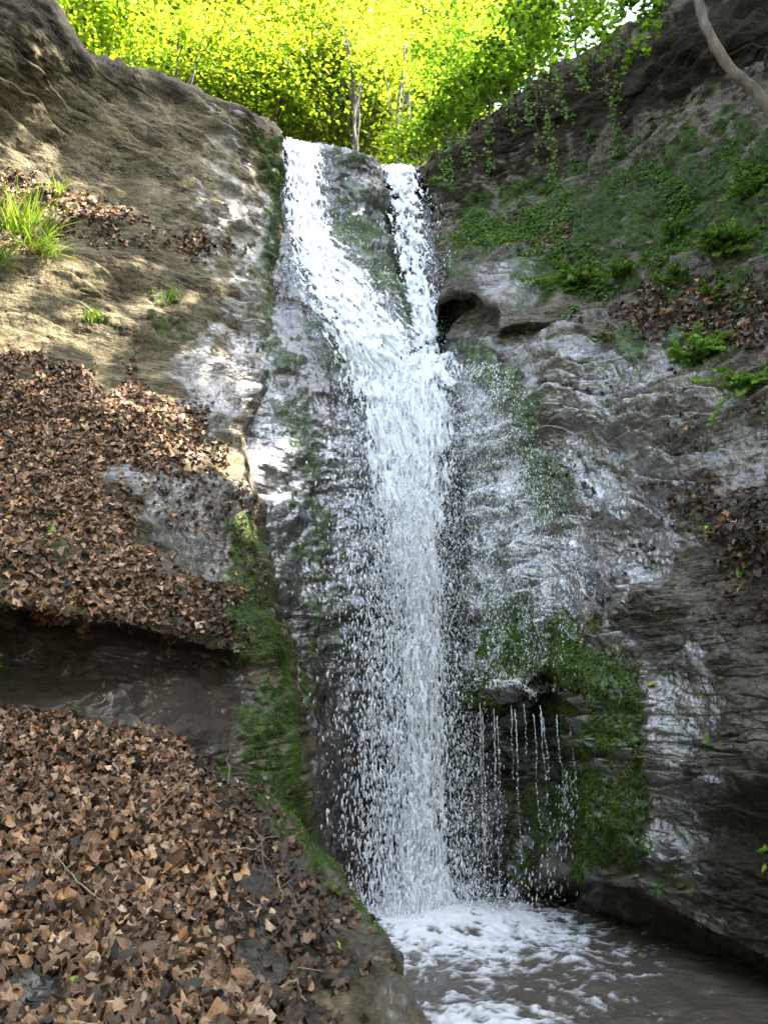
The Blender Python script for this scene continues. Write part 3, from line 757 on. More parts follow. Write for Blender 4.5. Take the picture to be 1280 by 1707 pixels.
# ---- the right stream, falling free into the recess
DR = Depth([(630, 276, 11.75), (700, 280, 11.65), (640, 285, 11.6), (670, 320, 11.3), (680, 400, 10.8), (700, 480, 10.3), (710, 590, 9.55), (650, 400, 10.85), (735, 480, 10.3), (735, 590, 9.55), (690, 590, 9.55)])
rt = [(633, 277), (660, 274), (684, 277), (700, 284)]; rb = [(688, 592), (712, 600), (734, 592)]
rl = [(633, 277), (640, 340), (652, 400), (662, 470), (676, 540), (688, 592)]; rrr = [(700, 284), (712, 340), (722, 410), (734, 480), (738, 540), (734, 592)]


def rs_dens(u, px, py):
    c = .34 - .9 * (np.abs(u - .45) / .55) ** 2.2
    return c + .30 * sstep(300, 275, py) + .12 * sstep(480, 560, py) - .14 * sstep(300, 360, py) * sstep(520, 460, py)


fallB = empty('waterfall', at(712, 590, 9.5))
tag(fallB, 'narrow lacy stream falling free from the right notch into the recess', 'waterfall', 'streams of the waterfall')
V, Fs = join([sheet(rt, rb, rl, rrr, DR, rs_dens, 2.2, fs=11, ft=5, amp=.06), sheet(rt, rb, rl, rrr, DR, lambda u, x, y: rs_dens(u, x, y) - .08, 6.6, off=.12, fs=10, ft=4.6, amp=.06), sheet(rt, rb, rl, rrr, DR, lambda u, x, y: rs_dens(u, x, y) - .16, 9.9, off=-.1, fs=12, ft=5, amp=.06)])
mesh_np('water_sheet', V, Fs, M_water, True, parent=fallB, origin=fallB.location)
V, Fs = join([spray(1500, [285, 340, 420, 500, 590], [668, 680, 692, 702, 712], [20, 24, 26, 24, 16], DR, (.007, .022), (1, 2.2), yspread=.12),
              spray(500, [320, 420, 560], [700, 722, 732], [14, 16, 16], DR, (.005, .013), (1, 1.8), yspread=.12)])
tag(mesh_np('spray', V, Fs, M_water, True, parent=fallB, origin=fallB.location), kind='stuff')

# ---- the main plunge from the merging ledge to the pool
DM = Depth([(580, 570, 9.45), (680, 590, 9.4), (770, 600, 9.4), (590, 660, 9.12), (680, 660, 9.1), (760, 660, 9.12), (600, 740, 8.85), (740, 740, 8.8), (690, 850, 8.45), (620, 850, 8.5), (760, 850, 8.45), (690, 1000, 8.2), (600, 1000, 8.2), (780, 1000, 8.2), (690, 1200, 7.98), (560, 1200, 8.0), (820, 1200, 8.0), (690, 1400, 7.82), (690, 1540, 7.72), (560, 1500, 7.75), (820, 1500, 7.75)])
mt = [(548, 560), (640, 580), (720, 596), (772, 580)]; mb = [(628, 1545), (700, 1556), (772, 1545)]
ml = [(548, 560), (576, 680), (598, 780), (612, 900), (625, 1000), (610, 1150), (606, 1300), (612, 1450), (628, 1545)]
mr = [(772, 580), (774, 650), (762, 760), (762, 900), (768, 1100), (776, 1300), (775, 1450), (772, 1545)]


def main_dens(u, px, py):
    lo = np.interp(py, [585, 700, 800, 900, 1000, 1150, 1300, 1450, 1545], [562, 604, 626, 646, 664, 668, 664, 656, 640])
    hi = np.interp(py, [585, 700, 800, 900, 1000, 1150, 1300, 1450, 1545], [776, 752, 742, 736, 736, 738, 742, 750, 768])
    c = (px - (lo + hi) / 2) / ((hi - lo) / 2)
    b = np.interp(py, [585, 680, 900, 1050, 1250, 1400, 1545], [.42, .36, .28, .12, .03, .10, .45])
    return b - .45 * sstep(640, 570, py) * (px < 700) - .62 * np.abs(c) ** 2.4 * np.interp(py, [585, 800, 1545], [.75, .9, .95])


fallC = empty('waterfall', at(700, 1530, 7.72))
tag(fallC, 'tall white main plunge from the merging ledge down to the foaming pool', 'waterfall', 'streams of the waterfall')
V, Fs = join([strands(420, [600, 760, 900, 1050, 1200, 1350, 1530], [676, 680, 688, 698, 700, 700, 704], [52, 44, 36, 32, 34, 36, 40], DM, (30, 120), (.003, .009))] + [(v_, f_) for v_, f_ in (sheet(mt, mb, ml, mr, DM, lambda u, x, y: main_dens(u, x, y) - o, sd_, off=of, fs=fs_, ft=ft_, amp=.045) for o, sd_, of, fs_, ft_ in ((.02, 3.1, 0, 15, 3.2), (.08, 7.7, .10, 12, 2.6), (.10, 11.2, -.08, 18, 3.4), (.14, 14.9, -.16, 22, 3.2)))])
mesh_np('water_sheet', V, Fs, M_water, True, parent=fallC, origin=fallC.location)
yy = [620, 760, 900, 1050, 1200, 1350, 1530]
V, Fs = join([spray(9000, [595, 700, 850, 1000], [670, 674, 684, 694], [48, 38, 32, 28], lambda x, y: DM(x, y) - .2, (.005, .012), (1, 2.4), yspread=.08),
              spray(15000, yy, [672, 676, 680, 690, 690, 692, 702], [46, 42, 42, 40, 44, 46, 42], DM, (.008, .022), (1.1, 2.6), skew=.25),
              spray(2200, [820, 900, 1050, 1200, 1400, 1530], [640, 640, 645, 640, 640, 660], [24, 28, 34, 36, 34, 30], DM, (.009, .024), (1.5, 3.0)),
              spray(8000, [600, 760, 1000, 1300, 1530], [762, 762, 764, 772, 780], [18, 24, 26, 28, 32], DM, (.004, .012), (1, 2.6), yspread=.25),
              spray(3500, [1470, 1530, 1552], [710, 705, 705], [80, 90, 80], DM, (.005, .018), (1, 1.4), yspread=.3)])
tag(mesh_np('spray', V, Fs, M_water, True, parent=fallC, origin=fallC.location), kind='stuff')

# ---- water clinging to the right wall: fine white drops over the moss, doubling as wet glints
PR = PATCH['cliff_right']


def sample(patch, n, weight):
    """random points of a rock surface, chosen by a weight over (px, py, masks)"""
    p = PATCH[patch]; P = p['P']
    du = np.zeros(P.shape); dv = np.zeros(P.shape)
    du[:, :-1] = P[:, 1:] - P[:, :-1]; dv[:-1] = P[1:] - P[:-1]
    ga = np.abs(np.gradient(p['px'], axis=1) * np.gradient(p['py'], axis=0) - np.gradient(p['px'], axis=0) * np.gradient(p['py'], axis=1))
    w = weight(p['px'], p['py'], p['ms']) * (ga > .3)
    w = w * np.linalg.norm(np.cross(du, dv), axis=-1)
    w = w.ravel(); c = np.cumsum(w); k = np.searchsorted(c, rng.random(n) * c[-1]).clip(0, len(w) - 1)
    a, b = rng.random((2, n, 1))
    pts = P.reshape(-1, 3)[k] + du.reshape(-1, 3)[k] * a + dv.reshape(-1, 3)[k] * b
    return pts, p['n'].reshape(-1, 3)[k], p['px'].ravel()[k], p['py'].ravel()[k]


C, nn, _, _ = sample('cliff_right', 20000, lambda x, y, m: np.exp(-((x - np.interp(y, [600, 800, 1000, 1150], [800, 835, 870, 850])) / np.interp(y, [600, 800, 1000, 1150], [34, 60, 75, 60])) ** 2) * (y > 600) * (y < 1150) * sstep(-.6, .3, noise(np.stack([x * .05, y * .008, 0 * x], -1))))
V, Fs = drops(C + nn * .008, .0018 + .0034 * rng.random(len(C)) ** 2, VDOWN + rng.normal(size=(len(C), 3)) * .1, 1.5 + 4 * rng.random(len(C)))
tag(mesh_np('spray', V, Fs, M_water, True, origin=C.mean(0)), 'fine white beads of water, doubling as painted glints, on the mossy wall beside the main plunge', 'water film', kind='stuff')

# ---- trickles from the dripping moss ledge
trk = [(799, 1172, 1490), (804, 1186, 1440), (822, 1182, 1480), (829, 1196, 1400), (851, 1178, 1300), (858, 1182, 1440), (874, 1174, 1260), (890, 1190, 1380), (899, 1176, 1345), (905, 1198, 1300), (927, 1192, 1350), (949, 1202, 1330)]
wid = ['faint', 'thin', 'thin', 'long', 'short', 'forked', 'short', 'thin', 'thick', 'beaded', 'sparse', 'rightmost']
for (x, y0, y1), wn in zip(trk, wid):
    Y = float(PR['D'](np.array([x]), np.array([y0 - 12.]))[0]) - .02
    p0 = at(x, y0, Y); p1 = at(x, y1, Y); L = p0[2] - p1[2]
    n = int(L / .018); f = np.sort(rng.random(n)); f = f ** 1.15
    sway = .005 * np.sin(f * 9 + rng.random() * 6)
    C = np.stack([p0[0] + sway + rng.normal(size=n) * .006 * (.3 + f) + .03 * (x > 890) * f, p0[1] + rng.normal(size=n) * .01, p0[2] - f * L], -1)
    rr = (.002 + .0038 * rng.random(n) ** 1.5) * (1.3 if wn == 'thick' else 1)
    V, Fs = drops(C, rr, np.tile(VDOWN, (n, 1)), 1.3 + 2.5 * rng.random(n) * (f < .35) + rng.random(n))
    tp = np.linspace(0, 1, 50); thr = np.stack([np.interp(tp, f, C[:, 0]), np.interp(tp, f, C[:, 1]), p0[2] - tp * L], -1)
    V, Fs = join([(V, Fs), tube(thr, np.interp(tp, [0, .25, .4, 1], [.003, .0018, .0006, .0005]) * (.7 + .6 * rng.random(50)), 5)])
    tag(mesh_np('water_trickle', V, Fs, M_water, True, origin=p0), 'thin beaded trickle dripping from the mossy ledge in front of the dark hollow', 'trickle', 'water trickles under the mossy ledge')
# a runnel over the foot of the dripping hollow
rp = np.array([(950, 1290), (946, 1350), (940, 1400), (918, 1450), (890, 1480), (866, 1506)], float)
rp = resample(rp, 70); Yr = np.interp(rp[:, 1], [1290, 1400, 1506], [7.0, 7.35, 7.9])
pts = at(rp[:, 0], rp[:, 1], Yr)
C = np.repeat(pts, 4, 0) + rng.normal(size=(280, 3)) * np.array([.09, .04, .06]) * np.repeat(np.linspace(.4, 1.7, 70), 4)[:, None]
V, Fs = drops(C, .002 + .0045 * rng.random(280) ** 2, np.tile(np.array([-.2, -.1, -1]), (280, 1)), 2 + 4 * rng.random(280))
tag(mesh_np('runnel_spray', V, Fs, M_water, True, origin=pts[-1]), 'broken white runnel spreading down to the pool under the dripping ledge', 'spray', kind='stuff')

# ---- the pool
wx = np.concatenate([np.linspace(-1.6, 4.2, 400), np.linspace(4.25, 12, 30)]); wy = np.concatenate([np.linspace(-6, 2.5, 20), np.linspace(2.6, 9.2, 460)])
WX, WY = np.meshgrid(wx, wy)
I = at(703, 1528, 7.75)
q = np.stack([WX, WY, 0 * WX], -1)
wp = q + 0.10 * np.stack([fbm(q * 1.6, 3), fbm(q * 1.6 + 7, 3), 0 * WX], -1)
r = np.hypot((WX - I[0] - .25) / 1.25, (WY - I[1] + .35) / 1.3)
dn = np.interp(r, [0, .45, .8, 1.2, 1.7, 2.4], [1.0, .75, .42, .20, .08, -.15])
near = np.exp(-(((WX - .55) / .5) ** 2 + ((WY - 5.0) / .35) ** 2)) * .6
dn = dn + near - .25 * sstep(1.4, 2.8, WX)
lace = 1 - np.abs(fbm(wp * np.array([3.4, 3.4, 1]), 4)) * 2.4
lace2 = 1 - np.abs(noise(wp * 9.0 + 3)) * 2.4
lace3 = 1 - np.abs(fbm(wp * 16.0 + 9, 2)) * 2.2
fo = sstep(.48, .98, dn * .95 + 0.24 * lace + .20 * lace2 + .22 * lace3 + .25 * fbm(wp * 5, 4))
WZ = .03 * fbm(q * 1.8, 3) + .014 * fbm(wp * 6, 4) + fo * (.012 + .016 * fbm(wp * 14, 4)) + .10 * np.exp(-(r / .35) ** 2)
o = mesh_np('pool', np.stack([WX, WY, WZ], -1), [grid_faces(*WX.shape)], M_pool, True, dict(foam=fo.ravel()))
tag(o, 'brown plunge pool streaked with white foam under the main fall', 'water', None, 'structure')
# ================================================================== LEAF LITTER, MOSS, PLANTS
def tmpl_blade(prof, nl=5):
    """leaf of three rows (left edge, midrib, right edge); prof: half widths along a length of 1"""
    x = np.linspace(0, 1, len(prof)); w = np.asarray(prof)
    V = np.concatenate([np.stack([x, -w, 0 * x], -1), np.stack([x, 0 * x, 0 * x], -1), np.stack([x, w, 0 * x], -1)])
    n = len(prof); i = np.arange(n - 1)
    F = np.concatenate([np.stack([i, i + 1, n + i + 1, n + i], -1), np.stack([n + i, n + i + 1, 2 * n + i + 1, 2 * n + i], -1)])
    V[:, 0] -= .5
    return V, F


def tmpl_star(ang, rad):
    """lobed leaf: centre and outline, cut in triangles"""
    a = np.radians(ang); rr = np.asarray(rad)
    V = np.concatenate([[[0, 0, 0]], np.stack([rr * np.cos(a), rr * np.sin(a), 0 * a], -1)])
    n = len(a); i = np.arange(n)
    F = np.stack([0 * i, 1 + i, 1 + (i + 1) % n], -1)
    return V * .62, F


def tmpl_wide(prof):
    """leaf of five rows, so that it can roll and buckle"""
    x = np.linspace(0, 1, len(prof)); w = np.asarray(prof); n = len(prof)
    V = np.concatenate([np.stack([x, k * w, 0 * x], -1) for k in (-1, -.5, 0, .5, 1)]); i = np.arange(n - 1)
    F = np.concatenate([np.stack([r * n + i, r * n + i + 1, r * n + n + i + 1, r * n + n + i], -1) for r in range(4)])
    V[:, 0] -= .5
    return V, F


BEECH = tmpl_wide([.01, .17, .27, .325, .33, .28, .17, .01])
OVAL = tmpl_blade([.03, .33, .40, .26, .02])
NARROW = tmpl_blade([.02, .14, .16, .09, .01])
MAPLE = tmpl_star([0, 22, 35, 52, 75, 95, 125, 150, 180, 210, 235, 265, 285, 308, 325, 338], [1, .70, .58, .90, .66, .55, .74, .50, .36, .50, .74, .55, .66, .90, .58, .70])
OAK = tmpl_star([0, 25, 40, 60, 85, 105, 130, 160, 180, 200, 230, 255, 275, 300, 320, 335], [1, .5, .66, .38, .52, .34, .46, .40, .75, .40, .46, .34, .52, .38, .66, .5])
IVY = tmpl_star([0, 40, 65, 100, 140, 180, 220, 260, 295, 320], [1, .5, .75, .5, .6, .28, .6, .5, .75, .5])


def leaves(pos, nrm, size, tm, cols, tilt=.5, curl=.5, head=None):
    """individual leaves at pos facing about nrm, each with its own turn, tilt, curl and colour"""
    T, Fm = tm; n = len(pos); size = np.broadcast_to(size, (n,))
    nr = nrm + rng.normal(size=(n, 3)) * tilt; nr /= np.linalg.norm(nr, axis=1, keepdims=True) + 1e-9
    t = rng.normal(size=(n, 3)) if head is None else head + rng.normal(size=(n, 3)) * .25
    t -= nr * (t * nr).sum(1, keepdims=True); t /= np.linalg.norm(t, axis=1, keepdims=True) + 1e-9
    b = np.cross(nr, t)
    x, y = T[None, :, 0], T[None, :, 1]
    c1, c2, c3, c4 = rng.normal(size=(4, n, 1)) * curl
    z = c1 * x * x * 1.6 + (c2 + .4 * curl) * y * y * 2.2 + c3 * x * y * 1.5 + c4 * .35 * np.sin(x * 7 + y * 5 + c1 * 9)
    z = z + .10 * np.abs(y) + .05 * curl * np.sin(x * 23 + c2 * 8) * np.abs(y) * 2
    s = size[:, None]
    V = pos[:, None] + (x * s)[..., None] * t[:, None] + (y * s)[..., None] * b[:, None] + (z * s)[..., None] * nr[:, None]
    F = Fm[None] + (np.arange(n) * len(T))[:, None, None]
    C = np.repeat(cols[:, None], len(T), 1)
    return V, F, C


def gather(lst):
    V = []; F = {}; C = []; off = 0
    for v, f, c in lst:
        V.append(v.reshape(-1, 3)); C.append(c.reshape(-1, 3)); f = f.reshape(-1, f.shape[-1])
        F.setdefault(f.shape[1], []).append(f + off); off += len(V[-1])
    return np.concatenate(V), [np.concatenate(x) for x in F.values()], np.concatenate(C)


BROWN = np.array([(.20, .118, .070), (.15, .085, .050), (.25, .165, .105), (.11, .060, .036), (.17, .112, .080), (.22, .125, .064), (.085, .048, .030), (.28, .20, .14), (.13, .075, .045)])
DARKB = np.array([(.045, .030, .022), (.065, .042, .028), (.085, .055, .036), (.055, .045, .038), (.12, .075, .048)])


def browns(n, dark=None):
    c = np.array([1.30, 1.28, 1.24]) * BROWN[rng.integers(0, len(BROWN), n)] * (1 + .3 * rng.normal(size=(n, 1))).clip(.35, 1.8)
    if dark is not None:
        m = rng.random(n) < dark
        c[m] = DARKB[rng.integers(0, len(DARKB), m.sum())]
    return c.clip(.02, .6)


def inpoly(poly, soft=20):
    def w(x, y, m):
        s = sdist(x, y, poly)
        s = s + 14 * fbm(np.stack([x * .02, y * .02, 0 * x], -1), 3) * soft / 12
        return sstep(soft * .5, -soft * .5, s)
    return w


def litter(name, patch, n, wfun, size, label, dark=.1, lift=.03, mix=(.5, .25, .25), tilt=.55, curl=.55, wetdark=None):
    pos, nr, px, py = sample(patch, n, wfun)
    up = nr * .6 + np.array([0, -.25, .55]); up /= np.linalg.norm(up, axis=1, keepdims=True)
    pos = pos + up * (rng.random((n, 1)) ** 1.6 * lift + .006)
    dk = np.full(n, dark) if wetdark is None else np.clip(dark + wetdark(px, py), 0, 1)
    cols = browns(n, dk)
    sz = size[0] + (size[1] - size[0]) * rng.random(n) ** 1.3
    k = rng.random(n); sets = []
    for tm, a, b in ((BEECH, 0, mix[0]), (MAPLE, mix[0], mix[0] + mix[1]), (OAK, mix[0] + mix[1], 1.1)):
        m = (k >= a) & (k < b)
        if m.any(): sets.append(leaves(pos[m], up[m], sz[m], tm, cols[m], tilt, curl))
    return sets


def project(P):
    d = P - np.array([0, 0, CAMZ]); f = d[..., 1] * cp + d[..., 2] * sp; u = -d[..., 1] * sp + d[..., 2] * cp
    return CX + F * d[..., 0] / f, CY - F * u / f, f


# ---- near slope
near_poly = [(-850, 1115), (-200, 1156), (0, 1168), (150, 1186), (240, 1206), (300, 1240), (335, 1300), (380, 1370), (410, 1430), (425, 1500), (445, 1570), (420, 1620), (480, 1690), (500, 1800), (500, 1900), (-850, 1900)]


def near_w(x, y, m):
    w = inpoly(near_poly, 50)(x, y, m)
    bare = sstep(14, -14, sdist(x, y, [(10, 1640), (60, 1622), (120, 1650), (115, 1707), (20, 1720)]))
    bare2 = .75 * sstep(20, -20, sdist(x, y, [(280, 1530), (360, 1500), (450, 1500), (470, 1600), (420, 1640), (330, 1590)]))
    return w * (1 - .93 * bare) * (1 - bare2)


sets = litter('leaf', 'slope_near', 15500, near_w, (.036, .08), '', .2, .05, (.62, .2, .18), .42, .6, lambda x, y: .6 * sstep(330, 470, x + (y - 1450) * -.25) + .35 * sstep(1215, 1175, y))
wet_edge = [(300, 1225), (380, 1275), (430, 1320), (500, 1420), (560, 1490), (590, 1560), (580, 1640), (560, 1740), (470, 1740), (480, 1600), (430, 1450), (340, 1290)]
sets += litter('leaf', 'slope_near', 800, inpoly(wet_edge, 40), (.04, .075), '', .93, .02, (.55, .25, .2), .45, .5)
# the leaves that show largest stand as objects of their own
flat = []
for V, Fs, Cc in sets:
    c = V.mean(1); x, y, f = project(c)
    s = np.linalg.norm(V.max(1) - V.min(1), axis=1) / f
    flat.append(np.where((x > 5) & (x < 1275) & (y > 1170) & (y < 1700), s, 0))
thr = np.sort(np.concatenate(flat))[-290]
rest = []; big = []
for (V, Fs, Cc), s in zip(sets, flat):
    m = s > thr
    big += [(V[i], Fs[i] - Fs[i].min(), Cc[i]) for i in np.where(m)[0]]
    keep = ~m; n = keep.sum(); k = V.shape[1]; base = Fs[0]
    rest.append((V[keep], base[None] + (np.arange(n) * k)[:, None, None], Cc[keep]))
V, Fs, Cc = gather(rest)
tag(mesh_np('leaf_litter', V, Fs, M_litter, True, dict(col=Cc), origin=(-1, 3.5, 1)), 'thick brown leaf litter covering the foreground slope', 'leaf litter', kind='stuff')
for V, Fs, Cc in big:
    tag(mesh_np('dry_leaf', V, [Fs], M_litter, True, dict(col=Cc), origin=V.mean(0)), 'curled dry brown leaf lying loose on top of the foreground leaf litter', 'leaf', 'dry leaves on the foreground slope')

# ---- bank, upper ledge, right ledges
bankA = [(-200, 588), (0, 594), (60, 606), (150, 624), (250, 652), (320, 684), (352, 716), (345, 770), (300, 800), (210, 775), (165, 800), (205, 860), (260, 925), (330, 965), (385, 1010), (392, 1078), (300, 1054), (200, 1033), (0, 1004), (-200, 996)]


bareB = [(190, 795), (330, 775), (415, 800), (440, 900), (400, 975), (330, 940), (250, 905), (215, 850)]


def bank_w(x, y, m): return inpoly(bankA, 50)(x, y, m) * (1 - .93 * sstep(22, -12, sdist(x, y, bareB))) * (1 - .9 * sstep(14, -10, sdist(x, y, [(60, 900), (130, 925), (130, 950), (60, 930)])))


s1 = litter('leaf', 'cliff_left', 10500, bank_w, (.045, .08), '', .2, .03, (.6, .2, .2), .42, .55, lambda x, y: .5 * sstep(250, 380, x) + .25 * sstep(985, 1030, y - x * .1))
s1 += litter('leaf', 'cliff_left', 420, inpoly([(170, 760), (340, 740), (430, 850), (440, 1010), (380, 1040), (330, 900), (220, 880)], 40), (.045, .07), '', .75, .02)
V, Fs, Cc = gather(s1)
tag(mesh_np('leaf_litter', V, Fs, M_litter, True, dict(col=Cc), origin=(-3, 6, 4)), 'brown leaf litter on the steep bank below the tan cliff', 'leaf litter', kind='stuff')
s2 = litter('leaf', 'cliff_left', 1500, inpoly([(-100, 280), (0, 285), (70, 300), (130, 318), (220, 352), (300, 382), (400, 398), (340, 404), (250, 388), (120, 362), (90, 420), (-100, 440)], 18), (.05, .085), '', .2, .03, tilt=.6)
s2 += litter('leaf', 'cliff_left', 260, inpoly([(110, 385), (260, 395), (420, 402), (350, 420), (200, 415)], 16), (.045, .07), '', .7, .02)
V, Fs, Cc = gather(s2)
tag(mesh_np('leaf_litter', V, Fs, M_litter, True, dict(col=Cc), origin=(-3, 8.5, 7)), 'strip of dry leaves on the high ledge beside the grass tuft', 'leaf litter', kind='stuff')
s3 = litter('leaf', 'cliff_right', 1700, inpoly([(985, 525), (1060, 500), (1140, 485), (1290, 470), (1500, 440), (1500, 560), (1290, 560), (1200, 575), (1100, 560)], 30), (.05, .085), '', .62, .03)
s3 += litter('leaf', 'cliff_right', 260, inpoly([(860, 410), (900, 380), (980, 360), (960, 385), (900, 420)], 20), (.045, .08), '', .3, .02)
V, Fs, Cc = gather(s3)
tag(mesh_np('leaf_litter', V, Fs, M_litter, True, dict(col=Cc), origin=(3.5, 7, 5)), 'dark leaf litter on the upper right ledge among green herbs', 'leaf litter', kind='stuff')
s4 = litter('leaf', 'cliff_right', 900, inpoly([(1130, 840), (1200, 815), (1500, 770), (1500, 1010), (1290, 1010), (1210, 990), (1190, 900)], 36), (.05, .08), '', .8, .02)
s4 += litter('leaf', 'cliff_right', 240, lambda x, y, m: (x > 900) * (x < 1290) * (y > 600) * (y < 1100) * sstep(.05, .35, noise(np.stack([x * .012, y * .02, 0 * x], -1))), (.045, .075), '', .8, .01)
V, Fs, Cc = gather(s4)
tag(mesh_np('leaf_litter', V, Fs, M_litter, True, dict(col=Cc), origin=(3, 6, 3)), 'blackish wet leaves lodged in the folds of the right wall', 'leaf litter', kind='stuff')

# ---- single bright green leaves
GREENS = [('slope_near', 126, 1664, .07, 'fresh green leaf lying near the bare wet patch in the bottom left corner'), ('slope_near', 384, 1412, .07, 'narrow green leaf among dry grass stalks on the foreground slope'),
          ('slope_near', 566, 1576, .06, 'small yellow-green leaf on bare soil of the foreground rim'), ('slope_near', 556, 1698, .07, 'green leaf at the bottom edge on the foreground rim'),
          ('cliff_left', 88, 881, .09, 'single green leaf in the middle of the left leaf bank'), ('cliff_left', 318, 1037, .08, 'pale green leaf at the lower edge of the left leaf bank'),
          ('cliff_right', 1155, 1150, .10, 'upper yellow-green leaf stuck to the wet glinting rib'), ('cliff_right', 1157, 1224, .11, 'lower yellow-green leaf stuck to the wet glinting rib'), ('cliff_right', 1085, 1133, .07, 'small yellow-green leaf above the orange stain on the right wall'),
          ('cliff_right', 1248, 1420, .08, 'yellow leaf on the dark lower right wall'), ('cliff_right', 1254, 1446, .09, 'curved green leaf below the yellow leaf on the lower right wall'), ('cliff_right', 1230, 953, .08, 'green leaf among blackish leaves on the right wall'), ('cliff_right', 1190, 887, .09, 'pale round leaf on the wet right wall under a dark leaf fold')]


def surf(patch, x, y):
    p = PATCH[patch]; d = (p['px'] - x) ** 2 + (p['py'] - y) ** 2; dm = d.min()
    i = np.argwhere(d <= dm + 1e-6)                      # skirts repeat edge pixels: take the nearest point
    j = min(i, key=lambda a: p['P'][a[0], a[1], 1])
    return p['P'][j[0], j[1]], p['n'][j[0], j[1]]


for pt, x, y, s, lab in GREENS:
    P, n = surf(pt, x, y)
    V, Fs, Cc = leaves((P + n * .015)[None], n[None], np.array([s]), NARROW if 'narrow' in lab or 'curved' in lab or 'rib' in lab else OVAL, np.array([[.22, .36, .04]]), .2, .4)
    tag(mesh_np('green_leaf', V, Fs[0], M_litter, True, dict(col=Cc.reshape(-1, 3)), origin=P), lab, 'leaf', 'fresh green leaves fallen on the rock')

# ---- twigs on the slope
TW = [((385, 1300), (400, 1200), .004, 'thin upright grey twig on the upper foreground slope'), ((470, 1415), (520, 1380), .004, 'pale twig lying above the dark wet leaves'), ((456, 1495), (466, 1540), .005, 'short pale stick standing in the dark soil near the rim'), ((360, 1440), (430, 1462), .005, 'thin brown twig across the middle of the foreground litter'),
      ((400, 1370), (440, 1450), .003, 'bent dry grass stalk beside the dark wet leaves'), ((470, 1643), (505, 1640), .006, 'short grey stick low on the foreground slope'), ((180, 1500), (90, 1440), .005, 'long dark twig in the left part of the foreground litter'), ((240, 1395), (300, 1330), .004, 'thin tan twig near the top of the foreground litter'), ((405, 1520), (412, 1555), .004, 'small forked stalk in the dark leaves')]
for a, b, r0, lab in TW:
    A, n1 = surf('slope_near', *a); B, n2 = surf('slope_near', *b)
    t = np.linspace(0, 1, 14)[:, None]
    pts = A * (1 - t) + B * t + n1 * (.05 + .03 * np.sin(t * 3.1)) + .02 * np.cumsum(rng.normal(size=(14, 3)), 0) * .35
    parts = [tube(pts, np.linspace(r0, r0 * .5, 14), 6)]
    br = pts[8]; parts.append(tube(np.stack([br, br + (B - A) * .18 + n1 * .05 + rng.normal(size=3) * .02, br + (B - A) * .3 + n1 * .06 + rng.normal(size=3) * .04]), [r0 * .6, r0 * .45, r0 * .3], 5))
    V, Fs = join(parts)
    tag(mesh_np('twig', V, Fs, M_stem, True, dict(col=np.tile([[.22, .17, .11]], (len(V), 1))), origin=A), lab, 'twig', 'twigs on the foreground slope')

# ---- moss: short tufts over the mossy parts of the rock
for pt, n, lab in (('cliff_left', 40000, 'bright green moss cushions down the edge of the left bank'), ('cliff_right', 90000, 'green moss curtains and cushions on the right wall'), ('cliff_behind_fall', 9000, 'dark moss strips on the wet wall left of the main plunge'), ('cliff_under_cascade', 6000, 'dark moss between the two upper streams'), ('slope_near', 8000, 'thin dark green moss along the rim of the foreground slope'), ('rock_outcrop', 4000, 'moss on top of the grey boulder')):
    pos, nr, px, py = sample(pt, n, lambda x, y, m: np.clip(m['moss'] - .35, 0, 1))
    hd = nr * .7 + np.array([0, -.1, -.75]) * rng.random((n, 1)) * 1.3 + rng.normal(size=(n, 3)) * .3
    v = noise(pos * 5.0)[:, None] * .5 + .5 + .2 * rng.normal(size=(n, 1))
    c = np.array([.022, .042, .009]) * (1 - v) + np.array([.10, .16, .023]) * v
    V, Fs, Cc = leaves(pos + nr * .008, np.cross(hd, rng.normal(size=(n, 3))), (.011 + .013 * rng.random(n)) * (1 + 1.5 * sstep(980, 1040, py) * (px > 700)) * (.8 if pt == 'slope_near' else 1), (NARROW[0] * np.array([1, .8, 1]), NARROW[1]), c.clip(.008, .3), .2, .3, head=hd)
    V, Fs, Cc = gather([(V, Fs, Cc)])
    tag(mesh_np('moss', V, Fs, M_moss, True, dict(col=Cc), origin=pos.mean(0)), lab, 'moss', kind='stuff')

# ---- low herb carpet on the right ledge
car = [(740, 395), (760, 372), (850, 352), (940, 335), (960, 355), (900, 385), (840, 412), (770, 418)]
pos, nr, px, py = sample('cliff_right', 2600, inpoly(car, 24))
pos2, nr2, _, _ = sample('cliff_right', 1800, inpoly([(900, 450), (960, 425), (1000, 450), (1000, 490), (930, 510), (880, 500)], 30))
pos3, nr3, _, _ = sample('cliff_right', 3200, lambda x, y, m: m['moss'] * (y < 500) * (x > 860) * (x < 1400) * sstep(.1, .4, noise(np.stack([x * .011, y * .015, 0 * x + 4], -1))))
pos = np.concatenate([pos, pos2, pos3]); nr = np.concatenate([nr, nr2, nr3]); n = len(pos)
up = nr * .5 + np.array([0, -.3, .8])
c = np.array([.9, 1, .9]) * (.5 + .45 * rng.random((n, 1))); c *= 1 + .12 * rng.normal(size=(n, 3)); c[2600:] *= .8
V, Fs, Cc = gather([leaves(pos + nr * (.01 + .06 * rng.random((n, 1))), up, .026 + .034 * rng.random(n), OVAL, c.clip(.1, 1.3), .5, .3)])
tag(mesh_np('ground_cover', V, Fs, M_herb, True, dict(col=Cc), origin=pos.mean(0)), 'low green creeping herbs carpeting the mossy right ledge', 'ground cover', kind='stuff')

